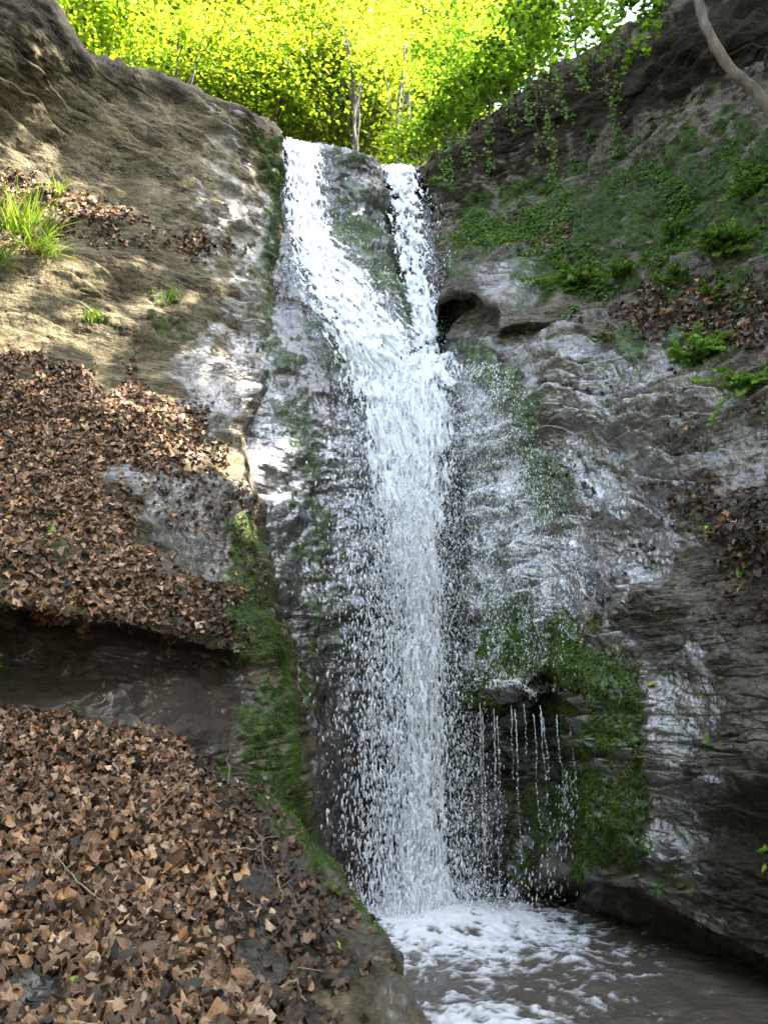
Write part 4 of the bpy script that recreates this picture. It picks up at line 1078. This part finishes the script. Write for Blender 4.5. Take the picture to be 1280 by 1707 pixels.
# ---- herbs with leaflets, each a plant of its own
HERB = [(1160, 592, 62, 60, 1.25, 'bright green feathery herb on the right ledge over wet rock'), (1262, 650, 52, 40, 1.3, 'bright green herb with broad leaflets at the right edge over a moss cushion'), (1215, 430, 58, 56, .85, 'tall leafy herb clump in the shade of the right slope'),
        (1200, 485, 36, 24, .8, 'small herb below the tall leafy clump'), (1062, 662, 24, 16, .8, 'tiny herb on the dark patch of wet wall'), (965, 470, 60, 60, .8, 'dense round herb clump on the mossy ledge over the boulder'), (1045, 470, 36, 34, .9, 'yellowish herb clump right of the dense round clump'),
        (1120, 400, 44, 30, .75, 'sparse herb on the mossy slope under the dark band'), (726, 300, 16, 14, 1.1, 'little herb hanging beside the top of the narrow stream'), (1262, 330, 46, 40, .8, 'herb clump at the right edge under the bare leaning trunk'), (905, 330, 24, 20, .9, 'little herb at the foot of the longest ivy vine'),
        (1000, 560, 22, 18, .9, 'small herb at the lip of the wet wall'), (870, 320, 18, 14, .9, 'little herb left of the longest ivy vine'), (1130, 480, 40, 30, .75, 'low herb on dark soil between two leaf patches'), (10, 1110, 18, 12, .9, 'small herb in the undercut below the left bank')]
for x, y, rp_, ns, br, lab in HERB:
    pt = 'cliff_left' if x < 300 else 'cliff_right'
    P, n = surf(pt, x, y); _, _, f = project(P); rad = rp_ * f / F
    root = empty('herb', P); tag(root, lab, 'herb', 'herbs on the gorge walls')
    st = []; lv = []
    for k in range(ns):
        b0 = P + np.array([rng.normal() * rad * .35, 0, rng.normal() * rad * .15]); b0[1] = P[1] + rng.normal() * .03
        d = n * .6 + np.array([0, -.2, .6]) + rng.normal(size=3) * np.array([.75, .45, .45]); d /= np.linalg.norm(d)
        L = rad * (.5 + .6 * rng.random()); t = np.linspace(0, 1, 6)[:, None]
        pts = b0 + d * L * t + np.array([0, 0, -.35 * L]) * t ** 2
        st.append(tube(pts, np.linspace(.003, .0015, 6), 4))
        m = 15; tt = np.concatenate([np.repeat(np.linspace(.3, .95, 7), 2), [1.0]])
        side = np.cross(d, [0, 0, 1.0]); side /= np.linalg.norm(side) + 1e-6
        sg = np.array([1, -1] * 7 + [0])[:, None]
        hd = d + side * sg * 1.1; ls = np.clip(L * (.15 + .09 * rng.random(m)), .018, .06)
        pp = b0 + d * L * tt[:, None] + np.array([0, 0, -.35 * L]) * tt[:, None] ** 2 + hd / np.linalg.norm(hd, axis=1, keepdims=True) * ls[:, None] * .5
        c = np.array([1, 1, 1]) * br * (.65 + .5 * rng.random()) * np.ones((m, 3))
        lv.append(leaves(pp, np.cross(hd, np.cross(np.array([0, -.4, 1.]), hd)), ls, OVAL, c, .5, .4, head=hd))
    V, Fs = join(st); mesh_np('stem', V, Fs, M_stem, True, dict(col=np.tile([[.10, .13, .04]], (len(V), 1))), parent=root, origin=P)
    V, Fs, Cc = gather(lv); mesh_np('leaves', V, Fs, M_herb, True, dict(col=Cc), parent=root, origin=P)

# ---- grass
def grass(x, y, n, h, lab, spread, droop=.5, col=(.9, 1., .5)):
    P, nn = surf('cliff_left', x, y)
    V = []; Fs = []; C = []; off = 0
    for k in range(n):
        b = P + nn * .02 + np.array([rng.normal() * spread, rng.normal() * .04, rng.normal() * spread * .5 - .03])
        d = nn * .35 + np.array([0, -.1, 1.0]) + rng.normal(size=3) * np.array([.42, .3, .15]); L = h * (.45 + .6 * rng.random())
        t = np.linspace(0, 1, 8)[:, None]; out = rng.normal(size=3) * np.array([1, .6, 0]) + nn * .6
        pts = b + d * L * t + (out * .5 + np.array([0, 0, -1.0])) * L * droop * (.3 + 1.1 * rng.random()) * t ** 2.2
        w = (.005 + .003 * rng.random()) * (1 - t ** 1.5 * .95)
        sd_ = np.cross(d, rng.normal(size=3)); sd_ /= np.linalg.norm(sd_)
        v = np.concatenate([pts - sd_ * w, pts + sd_ * w]); i = np.arange(7)
        V.append(v); Fs.append(np.stack([i, i + 1, 9 + i, 8 + i], -1) + off); off += 16
        C.append(np.tile(np.array(col) * (.6 + .6 * rng.random()) * (1 if rng.random() > .15 else np.array([1.3, .9, .8])), (16, 1)))
    tag(mesh_np('grass_tuft', np.concatenate(V), [np.concatenate(Fs)], M_herb, True, dict(col=np.concatenate(C)), origin=P), lab, 'grass', 'grass tufts on the left cliff')


grass(30, 385, 210, .52, 'large sunlit grass tuft on the high left ledge', .17, .45, (1.3, 1.2, .5))
grass(62, 420, 130, .42, 'long pale grass hanging below the large sunlit tuft', .12, 1.15, (1.2, 1.1, .6))
grass(6, 440, 60, .45, 'dark grass at the left edge below the large tuft', .10, 1.0, (.8, .9, .5))
grass(155, 530, 40, .14, 'tiny yellow grass tuft in the sunlit patch of the cliff', .05, .6, (1.2, 1.0, .5))
grass(290, 500, 36, .16, 'small green tuft on the shaded middle of the cliff', .07, .6, (.8, 1., .5))
grass(90, 320, 30, .2, 'sparse grass stalks right of the large sunlit tuft', .08, .4, (1.2, 1.2, .5))

# ---- ivy hanging from the right brow
VIN = [(735, 245, 742, 330, 'short ivy strand nearest the narrow stream'), (752, 236, 758, 335, 'thin ivy strand second from the narrow stream'), (786, 214, 806, 325, 'thick leafy ivy strand with a forked tip left of the bare middle'), (770, 225, 780, 290, 'short ivy strand beside the thick leafy one'),
       (815, 190, 822, 290, 'slim ivy strand right of the thick leafy one'), (846, 165, 852, 225, 'tufted ivy strand high on the brow'), (872, 150, 880, 215, 'mid length ivy strand above the dark band'), (893, 140, 888, 295, 'bare stemmed ivy strand left of the longest one'), (905, 130, 908, 325, 'longest ivy vine reaching the mossy slope'),
       (932, 112, 940, 205, 'ivy strand right of the longest vine'), (968, 92, 980, 170, 'ivy strand under the overhanging beech branch'), (1030, 60, 1033, 255, 'lone thin ivy vine hanging down the dark right wall'), (1012, 70, 1006, 180, 'bare thin strand left of the lone vine'), (950, 100, 958, 160, 'short dense ivy strand high on the right brow')]
DRt = PATCH['cliff_right']['D']
for x0, y0, x1, y1, lab in VIN:
    Y = float(DRt(np.array([x0]), np.array([float(y0 + 6)]))[0]) - .10
    a = at(x0, y0, Y); b = at(x1, y1, Y + .05); b[1] = Y - .05
    m = 26; t = np.linspace(0, 1, m)[:, None]
    pts = a * (1 - t) + b * t + np.concatenate([np.cumsum(rng.normal(size=(m, 2)) * .012, 0), np.zeros((m, 1))], 1)
    pts = np.concatenate([[a + np.array([0, .5, .12]), a + np.array([0, .2, .1])], pts])
    root = empty('ivy_vine', a); tag(root, lab, 'ivy', 'ivy vines hanging from the right brow')
    V, Fs = tube(pts, np.linspace(.007, .003, len(pts)), 5)
    mesh_np('stem', V, Fs, M_stem, True, dict(col=np.tile([[.09, .065, .04]], (len(V), 1))), parent=root, origin=a)
    L = np.linalg.norm(b - a); n = int(L * (14 if 'bare' in lab else 70)) + 8
    k = 2 + rng.random(n) * (m - 1); P = np.stack([np.interp(k, np.arange(len(pts)), pts[:, j]) for j in range(3)], -1) + rng.normal(size=(n, 3)) * np.array([.05, .04, .02])
    c = np.array([.9, .95, .8]) * (.55 + .6 * rng.random((n, 1)))
    V, Fs, Cc = gather([leaves(P, np.tile([0, -1, .5], (n, 1)) * 1.0, .045 + .04 * rng.random(n), IVY, c, .45, .25, head=np.tile([0, -.2, -1.], (n, 1)))])
    mesh_np('leaves', V, Fs, M_herb, True, dict(col=Cc), parent=root, origin=a)

# roots and dead stalks fringing the brow
xs = 700 + 420 * rng.random(420) ** 1.1; V = []; parts = []
ysb = np.interp(xs, [690, 722, 760, 800, 860, 960, 1040, 1110], [284, 250, 226, 200, 150, 92, 50, 8])
Yb = DRt(xs, ysb + 8) - .06
for x, y, Y in zip(xs, ysb, Yb):
    a = at(x, y - 4 + 22 * rng.random(), Y); L = .12 + .5 * rng.random() ** 2
    t = np.linspace(0, 1, 6)[:, None]; s = rng.normal(size=3) * np.array([.5, .3, .2])
    parts.append(tube(a + np.array([0, .05, 0]) + s * L * .5 * t + np.array([0, -.25, .25]) * L * np.sin(t * 2.2) + np.array([0, 0, -L]) * t ** 2, np.linspace(.004, .0015, 6), 3))
V, Fs = join(parts)
tag(mesh_np('roots', V, Fs, M_stem, True, dict(col=np.tile([[.11, .08, .05]], (len(V), 1))), origin=at(860, 150, 10.6)), 'fringe of dead roots and stalks along the right brow', 'roots', kind='stuff')
# ================================================================== TREES
SUN_AZ, SUN_EL = R(112), R(50)           # azimuth measured from +Y (view direction) towards +X
sd = np.array([math.sin(SUN_AZ) * math.cos(SUN_EL), math.cos(SUN_AZ) * math.cos(SUN_EL), math.sin(SUN_EL)])
e1 = np.cross(sd, [0, 0, 1.0]); e1 /= np.linalg.norm(e1); e2 = np.cross(sd, e1)
TLEAF = (np.array([(-.5, 0, 0), (-.12, -.30, .05), (.22, -.26, .05), (.5, 0, 0), (.22, .26, .05), (-.12, .30, .05)]), np.array([(0, 1, 2, 3), (0, 3, 4, 5)]))

# gaps in the canopy that let the sun through (where it lands: patch, px, py, rx, ry, share of leaves missing)
GAPS = [('cliff_left', 60, 120, 34, 60, .8), ('cliff_left', 40, 230, 60, 40, .8), ('cliff_left', 45, 350, 70, 80, 1), ('cliff_left', 150, 330, 70, 26, .85), ('cliff_left', 230, 480, 90, 40, 1), ('cliff_left', 90, 500, 80, 50, 1), ('cliff_left', 60, 560, 70, 36, 1), ('cliff_left', 180, 560, 50, 26, .9),
        ('cliff_left', 330, 610, 50, 24, .7), ('cliff_left', 230, 680, 80, 36, .9), ('cliff_left', 120, 640, 60, 26, .8), ('cliff_left', 350, 350, 50, 20, .7), ('cliff_left', 300, 290, 40, 20, .6), ('cliff_left', 410, 650, 40, 26, .6), ('cliff_left', 300, 740, 40, 24, .9), ('cliff_left', 408, 770, 40, 60, 1), ('cliff_left', 412, 850, 20, 40, 1),
        ('cliff_left', 330, 770, 24, 16, 1), ('cliff_left', 380, 460, 40, 30, .6), ('cliff_behind_fall', 450, 770, 36, 70, .9), ('cliff_under_cascade', 498, 290, 16, 16, 1), ('cliff_under_cascade', 512, 396, 16, 18, 1), ('cliff_right', 1072, 760, 26, 30, 1)]
GP = []
for pt, x, y, rx, ry, sh in GAPS:
    rx, ry = rx * 1.3, ry * 1.3
    D = PATCH[pt]['D']; f = lambda a, b: at(a, b, float(D(np.array([float(a)]), np.array([float(b)]))[0]))
    c = f(x, y); A = np.stack([[(f(x + rx, y) - c) @ e1, (f(x, y + ry) - c) @ e1], [(f(x + rx, y) - c) @ e2, (f(x, y + ry) - c) @ e2]])
    GP.append((np.array([c @ e1, c @ e2]), np.linalg.inv(A + np.eye(2) * 1e-4), sh, c @ sd))


def shade_filter(P):
    """True where a leaf stays: the crowns are open where the sun reaches the rock"""
    q = np.stack([P @ e1, P @ e2], -1); keep = np.ones(len(P), bool); dep = P @ sd
    dap = noise(np.c_[q * 1.9, 0 * q[:, 0] + 5]) + .5 * noise(np.c_[q * 4.5, 0 * q[:, 0] + 9]) < .42      # sprays left hanging in the gaps
    for c, A, sh, d0 in GP:
        m = (np.linalg.norm((q - c) @ A.T, axis=1) + .30 * noise(P * 1.9) < 1) & (rng.random(len(P)) < sh) & dap & (dep > d0 + .4)
        keep &= ~m
    return keep


def open_ok(P):
    q = np.stack([P @ e1, P @ e2], -1); dep = P @ sd
    return not any(((np.linalg.norm((q - c) @ A.T, axis=1) < 1.1) & (dep > d0 + .4)).any() for c, A, sh, d0 in GP)


def crown_leaves(centers, radii, per, size, tint, flat=.55, var=.42):
    """leaves in loose sprays about many centres"""
    n = len(centers) * per
    C = np.repeat(centers, per, 0); rr = np.repeat(np.broadcast_to(radii, (len(centers),)), per)
    P = C + rng.normal(size=(n, 3)) * rr[:, None] * np.array([.55, .55, .55 * flat])
    sp_ = np.repeat(rng.normal(size=(len(centers), 3)) * np.array([.35, .35, .1]) + np.array([0, 0, 1.0]), per, 0)
    P[:, 2] -= ((P - C)[:, :2] * (sp_[:, :2] / sp_[:, 2:])).sum(1)           # each spray lies on its own tilted plane
    k = shade_filter(P); P = P[k]; sp_ = sp_[k]; n = len(P)
    cl = np.repeat(1 + var * rng.normal(size=(len(centers), 1)), per, 0)[k]
    c = np.array(tint) * cl * (1 + .16 * rng.normal(size=(n, 1))) * (1 + .05 * rng.normal(size=(n, 3)))
    return leaves(P, sp_, size * (.7 + .6 * rng.random(n)), TLEAF, c.clip(.25, 1.9), .45, .35)


def limbs(base, top, r0, centers, k=14, bend=.35):
    t = np.linspace(0, 1, 16)[:, None]
    wv = np.cumsum(rng.normal(size=(16, 3)) * np.array([1, 1, 0]) * .06, 0) * bend * 3
    tr = base * (1 - t) + top * t + wv * t
    parts = [tube(tr, r0 * np.linspace(1, .22, 16) * np.where(np.arange(16) < 1, 1.35, 1), 9, .25)]
    bparts = []
    for c in centers[rng.permutation(len(centers))[:k]]:
        i = int(np.clip(4 + rng.random() * 11, 4, 15)); a = tr[i]
        if c[2] < a[2] - .3: a = tr[max(2, i - 4)]
        u = np.linspace(0, 1, 9)[:, None]
        p = a * (1 - u) + c * u + np.array([0, 0, .25 * np.linalg.norm(c - a)]) * np.sin(u * np.pi) * .6 + np.cumsum(rng.normal(size=(9, 3)) * .03, 0) * np.linalg.norm(c - a) * .3
        if not open_ok(p): continue
        rr = r0 * (.42 - .2 * i / 16)
        bparts.append(tube(p, np.linspace(rr, rr * .15, 9), 6))
    return parts, bparts


M_bark_d = bark_material('bark_dark', (.02, .016, .011), (.075, .062, .046))


def tree(name, base, ctr, rad, ncl, per, size, tint, r0, label, group, cat='tree', k=14, flat=.55, cent=None, crad=.75):
    base = np.asarray(base, float); ctr = np.asarray(ctr, float)
    if cent is None:
        d = rng.normal(size=(ncl, 3)); d /= np.linalg.norm(d, axis=1, keepdims=True)
        cent = ctr + d * np.asarray(rad) * (rng.random((ncl, 1)) ** .45)
    root = empty(name, base); tag(root, label, cat, group)
    tp, bp_ = limbs(base, ctr + np.array([0, 0, .35 * np.ravel(rad)[-1]]), r0, cent, k)
    V, Fs = join(tp); mesh_np('trunk', V, Fs, M_bark_d, True, parent=root, origin=base)
    if bp_:
        V, Fs = join(bp_); mesh_np('branches', V, Fs, M_bark_d, True, parent=root, origin=base)
    V, Fs, Cc = gather([crown_leaves(cent, crad, per, size, tint, flat)])
    mesh_np('crown', V, Fs, M_crown, True, dict(col=Cc), parent=root, origin=base)
    return root


Yel = (1.06, 1.08, .9); Grn = (.72, .85, .8)
BT = [(150, 40, 16, 1.9, Yel, 'sunlit yellow-green tree over the left brow, next to the dark soil overhang'), (250, 60, 18, 2.1, Yel, 'sunlit tree second from the left brow'), (330, 110, 15.5, 1.5, Yel, 'low sunlit tree right above the dip of the left cliff'), (350, 10, 20, 2.3, (1., 1., .9), 'taller olive-tinted tree behind the low one'),
      (440, 150, 16, 1.6, Yel, 'low bright tree directly over the left end of the lip'), (450, 30, 19, 2.1, Yel, 'bright tree high above the left stream'), (540, 170, 16.5, 1.5, Yel, 'low bright bushy tree above the left notch'), (560, 60, 20, 2.2, Yel, 'bright tree with dark visible limbs above the rock knob'),
      (600, 210, 19, 1.4, (1., .98, .9), 'small slim tree with a pale stem above the rock knob'), (640, 110, 22, 2.2, Yel, 'bright tree above the narrow stream'), (680, 210, 21, 1.6, (.9, .95, .9), 'low tree with a stem beside the right brow'), (700, 40, 24, 2.4, (.95, 1., .9), 'tree against blue sky left of the sky gap'),
      (760, 130, 19, 1.5, Grn, 'greener tree leaning over the right brow'), (840, 40, 22, 1.5, Grn, 'thin green tree standing in the sky gap')]
for px, py, Y, rd, tint, lab in BT:
    c = at(px, py, Y); bx, by = c[0] + rng.normal() * .4, c[1] + .4 + rng.random()
    tint = tuple(np.array(tint) * (.58 + .5 * rng.random()))
    tree('beech_tree', (bx, by, float(hill_z(np.array(bx), np.array(by))) - .2), c, (rd * 1.15, rd, rd * 1.05), int(30 * rd ** 1.7), 84, .09 + .07 * rng.random(), tint, .07 + .03 * rd, lab, 'sunlit trees behind the waterfall lip', k=12, crad=.55 + .5 * rng.random(), flat=.28)
for px, Y, hh, lean, lab in [(612, 14.5, 5.0, -.3, 'thin pale stem rising behind the rock knob, left of the narrow stream'), (592, 15.5, 5.0, .25, 'thin grey stem behind the rock knob, left of the pale one'), (656, 15.0, 4.5, .2, 'mottled stem right behind the lip of the narrow stream'), (672, 17, 5.5, -.2, 'darker stem against the foliage beside the right brow'), (285, 14.0, 4.5, .3, 'pale forked stem above the dip of the left cliff'), (560, 17, 6, .5, 'dark curved stem above the left notch')]:
    c = at(px, 215, Y); bz = float(hill_z(np.array(c[0]), np.array(c[1])))
    tree('sapling', (c[0], c[1], bz - .2), (c[0] + lean, c[1], c[2] + hh * .45), (1.0, .8, 1.2), 9, 60, .11, Yel, .075, lab, 'slim stems behind the lip', k=8, crad=.5, flat=.3)
# taller wood further up the valley
for i, (px, py, Y, rd) in enumerate([(120, -60, 26, 3.6), (300, -40, 30, 4.2), (480, -80, 32, 4.4), (630, -10, 34, 4.0), (420, 110, 30, 3.2), (560, 170, 31, 3.0), (240, 120, 27, 3.0), (720, 190, 33, 3.0), (330, -260, 26, 4.), (560, -240, 28, 4.), (60, -230, 22, 3.4)]):
    c = at(px, py, Y); bx, by = c[0] + rng.normal() * .6, c[1] + .6
    tree('forest_tree', (bx, by, float(hill_z(np.array(bx), np.array(by))) - .2), c, (rd * 1.1, rd, rd * 1.1), int(12 * rd ** 2), 80, .20, (1.0, 1.0, .9), .10 + .03 * rd, 'tall sunlit tree deep in the wood up the valley behind nearer crowns', 'trees deep in the wood', k=12, crad=.85)

# saplings and bushes along the right brow
for px, py, Y, rd, n, lab, tint in [(735, 205, 12.4, .55, 22, 'leafy green bush where the right brow meets the narrow stream', Grn), (800, 150, 12.0, .75, 30, 'green bush on the right brow over the ivy', Grn), (870, 90, 11.6, .85, 34, 'airy green sapling on the right brow', (.7, .85, .8)), (770, 70, 13.0, 1.0, 30, 'green sapling with broad leaves against the sky', (.8, .95, .8)), (950, 30, 11.2, .8, 26, 'dark leafed sapling beside the overhanging beech branch', (.6, .75, .8)), (690, 240, 13.5, .6, 22, 'bright small bush behind the lip of the narrow stream', Yel)]:
    c = at(px, py, Y); b = at(px + 15, np.interp(px, [690, 722, 760, 800, 860, 960, 1040], [284, 250, 226, 200, 150, 92, 50]) + 4, Y - .2)
    tree('bush', b, c, (rd * 1.1, rd, rd), n, 60, .095, tint, .03, lab, 'bushes along the right brow', cat='bush', k=16, crad=.30)

# the beech branch that hangs into view at the top right
a = at(1120, -60, 8.2); root = empty('beech_branch', a); tag(root, 'overhanging beech branch with large fresh leaves before the dark right cliff', 'branch')
st = []; lv = []
for x1, y1, dy in [(945, 62, .05), (1090, 20, .1), (965, 75, 0), (1010, 60, -.1), (1040, 120, .1), (1000, 100, .05), (1100, 50, 0), (1075, 85, -.1), (1060, 30, .1), (1020, 20, .2), (985, 95, .1)]:
    b = at(x1, y1, 8.2 + dy); t = np.linspace(0, 1, 12)[:, None]
    pts = a * (1 - t) + b * t + np.array([0, 0, .22]) * np.sin(t * np.pi) + np.cumsum(rng.normal(size=(12, 3)) * .008, 0)
    st.append(tube(pts, np.linspace(.012, .002, 12), 5))
    n = 46; k = 3.5 + 7.5 * rng.random(n) ** .8; P = np.stack([np.interp(k, np.arange(12), pts[:, j]) for j in range(3)], -1)
    d = (b - a) / np.linalg.norm(b - a); sgn = np.where(rng.random(n) < .5, 1, -1)[:, None]
    hd = d + np.cross(d, [0, 0, 1.]) * sgn * .9 + np.array([0, 0, -.35])
    ls = .085 + .04 * rng.random(n)
    lv.append(leaves(P + hd / np.linalg.norm(hd, axis=1, keepdims=True) * ls[:, None] * .55 + rng.normal(size=(n, 3)) * .03, np.tile([0., -.5, 1.], (n, 1)), ls, BEECH, np.tile([[.55, .72, .7]], (n, 1)) * (.75 + .5 * rng.random((n, 1))), .3, .2, head=hd))
V, Fs = join(st); mesh_np('twigs', V, Fs, M_bark, True, parent=root, origin=a)
V, Fs, Cc = gather(lv); mesh_np('leaves', V, Fs, M_crown, True, dict(col=Cc), parent=root, origin=a)

# the bare leaning trunk at the top right
rp = resample(np.array([(1135, -90), (1165, -8), (1174, 30), (1200, 84), (1236, 128), (1268, 158), (1290, 186), (1330, 250)], float), 50)
pts = at(rp[:, 0], rp[:, 1], np.interp(np.arange(50), [0, 49], [6.5, 6.1])) + np.cumsum(rng.normal(size=(50, 3)) * .004, 0)
V, Fs = tube(pts, np.interp(np.arange(50), [0, 20, 49], [.040, .047, .065]) * (1 + .06 * np.sin(np.arange(50) * .9)), 14, .3)
tag(mesh_np('dead_trunk', V, Fs, M_bark_l, True, origin=pts[-1]), 'bare bent grey-brown trunk crossing the dark cliff in the top right corner', 'dead trunk')

# unseen trees added behind the viewpoint and on the left height to block low sky
for px_, py_, z_, rd in [(-13, -7, 9, 5), (-6, -10, 8, 4.5), (1, -11, 9, 4.5), (8, -10, 9, 4.5), (14, -5, 10, 5), (-14, 1, 13, 4.5), (-2.5, -9, 4, 3.5), (4.5, -9, 4, 3.5), (9, -3, 13, 3), (-11, 6, 15, 3.5), (-12, 11, 16, 3.5), (12, 0, 14, 4), (-9, -4, 5, 3), (10, -3, 6, 3)]:
    tree('sky_screen_tree', (px_, py_, -.6 if py_ < 5 else 9.6), (px_, py_, z_), (rd, rd, rd), 60, 34, .55, (.8, .9, .8), .2, 'broad unseen tree added around the gorge to block low sky', 'trees around the gorge out of view', k=6, crad=1.5, flat=.9)

# trees on the right plateau whose crowns shade the gorge
tx, ty = np.meshgrid(np.linspace(-80, 1340, 34), np.linspace(60, 1760, 40)); tx = tx.ravel() + rng.normal(size=tx.size) * 14; ty = ty.ravel() + rng.normal(size=ty.size) * 14
Pw = []
for x, y in zip(tx, ty):
    pt = 'cliff_left' if x < 460 and y < 1120 else ('cliff_right' if x > 740 else ('slope_near' if y > 1150 and x < 560 else 'cliff_behind_fall' if y > 600 else 'cliff_under_cascade'))
    Y = float(PATCH[pt]['D'](np.array([x]), np.array([y]))[0]); Pw.append(at(x, y, Y))
Pw = np.array(Pw); Pw = Pw[Pw[:, 2] < 11.2]
zc = 17.2 + 4.5 * rng.random(len(Pw)); cc = Pw + sd * ((zc - Pw[:, 2]) / sd[2])[:, None]
ix, iy, ifd = project(cc); ok = ~((ifd > 0) & (ix > 40) & (ix < 1150) & (iy > -90)); cc = cc[ok]
ex = np.stack([3.2 + 6 * rng.random(170), 2.5 + 8 * rng.random(170), 13.6 + 2.6 * rng.random(170)], -1)  # extra unseen crown clumps added to darken the right brow
ix, iy, ifd = project(ex); ex = ex[~((ifd > 0) & (iy > -110) & (ix > -100) & (ix < 1400))]; cc = np.concatenate([cc, ex])
seeds = np.array([(5.5, 5), (6.5, 9.5), (8, 13), (10, 6.5), (11.5, 11), (14, 8), (13, 15), (9, 2)]) * 1.0
lab_ = np.argmin(((cc[:, None, :2] - seeds[None]) ** 2).sum(-1), 1)
for j, (sx_, sy_) in enumerate(seeds):
    cj = cc[lab_ == j]
    if len(cj) < 6: continue
    bx, by = max(sx_ + 1.5, 6.5), sy_
    bz = 8.5 + 3.2 * float(sstep(5, 11, np.array(bx))) + .12 * (bx - 6)
    tree('shade_tree', (bx, by, bz - .3), cj.mean(0), (1.5, 1.5, 1.5), 0, 34, .24, (.8, .9, .8), .22, 'broad crowned tree on the plateau above the right cliff, shading the gorge', 'shade trees above the right cliff', k=20, cent=cj, crad=.62)

# ------------------------------------------------------------------ light
sl = bpy.data.lights.new('sun', 'SUN'); sl.energy = 4.4; sl.angle = R(.5); sl.color = (1.0, .93, .82)
so = bpy.data.objects.new('sun', sl); COL.objects.link(so)
so.rotation_euler = Vector(sd).to_track_quat('Z', 'Y').to_euler(); so.location = (20, 10, 30)
W = bpy.data.worlds.new('World'); S.world = W; W.use_nodes = True
nt = W.node_tree; bg = nt.nodes['Background']
sk = nt.nodes.new('ShaderNodeTexSky'); sk.sky_type = 'NISHITA'; sk.sun_disc = False
sk.sun_elevation = SUN_EL; sk.sun_rotation = SUN_AZ
sk.dust_density = 2.0
hs = nt.nodes.new('ShaderNodeHueSaturation'); hs.inputs['Saturation'].default_value = .62
nt.links.new(sk.outputs[0], hs.inputs['Color']); nt.links.new(hs.outputs[0], bg.inputs[0])
bg.inputs[1].default_value = .15
S.view_settings.view_transform = 'Standard'; S.view_settings.look = 'None'
S.view_settings.exposure = 3.38; S.view_settings.gamma = 1.0
S.cycles.use_denoising = True
S.cycles.max_bounces = 8; S.cycles.transparent_max_bounces = 8
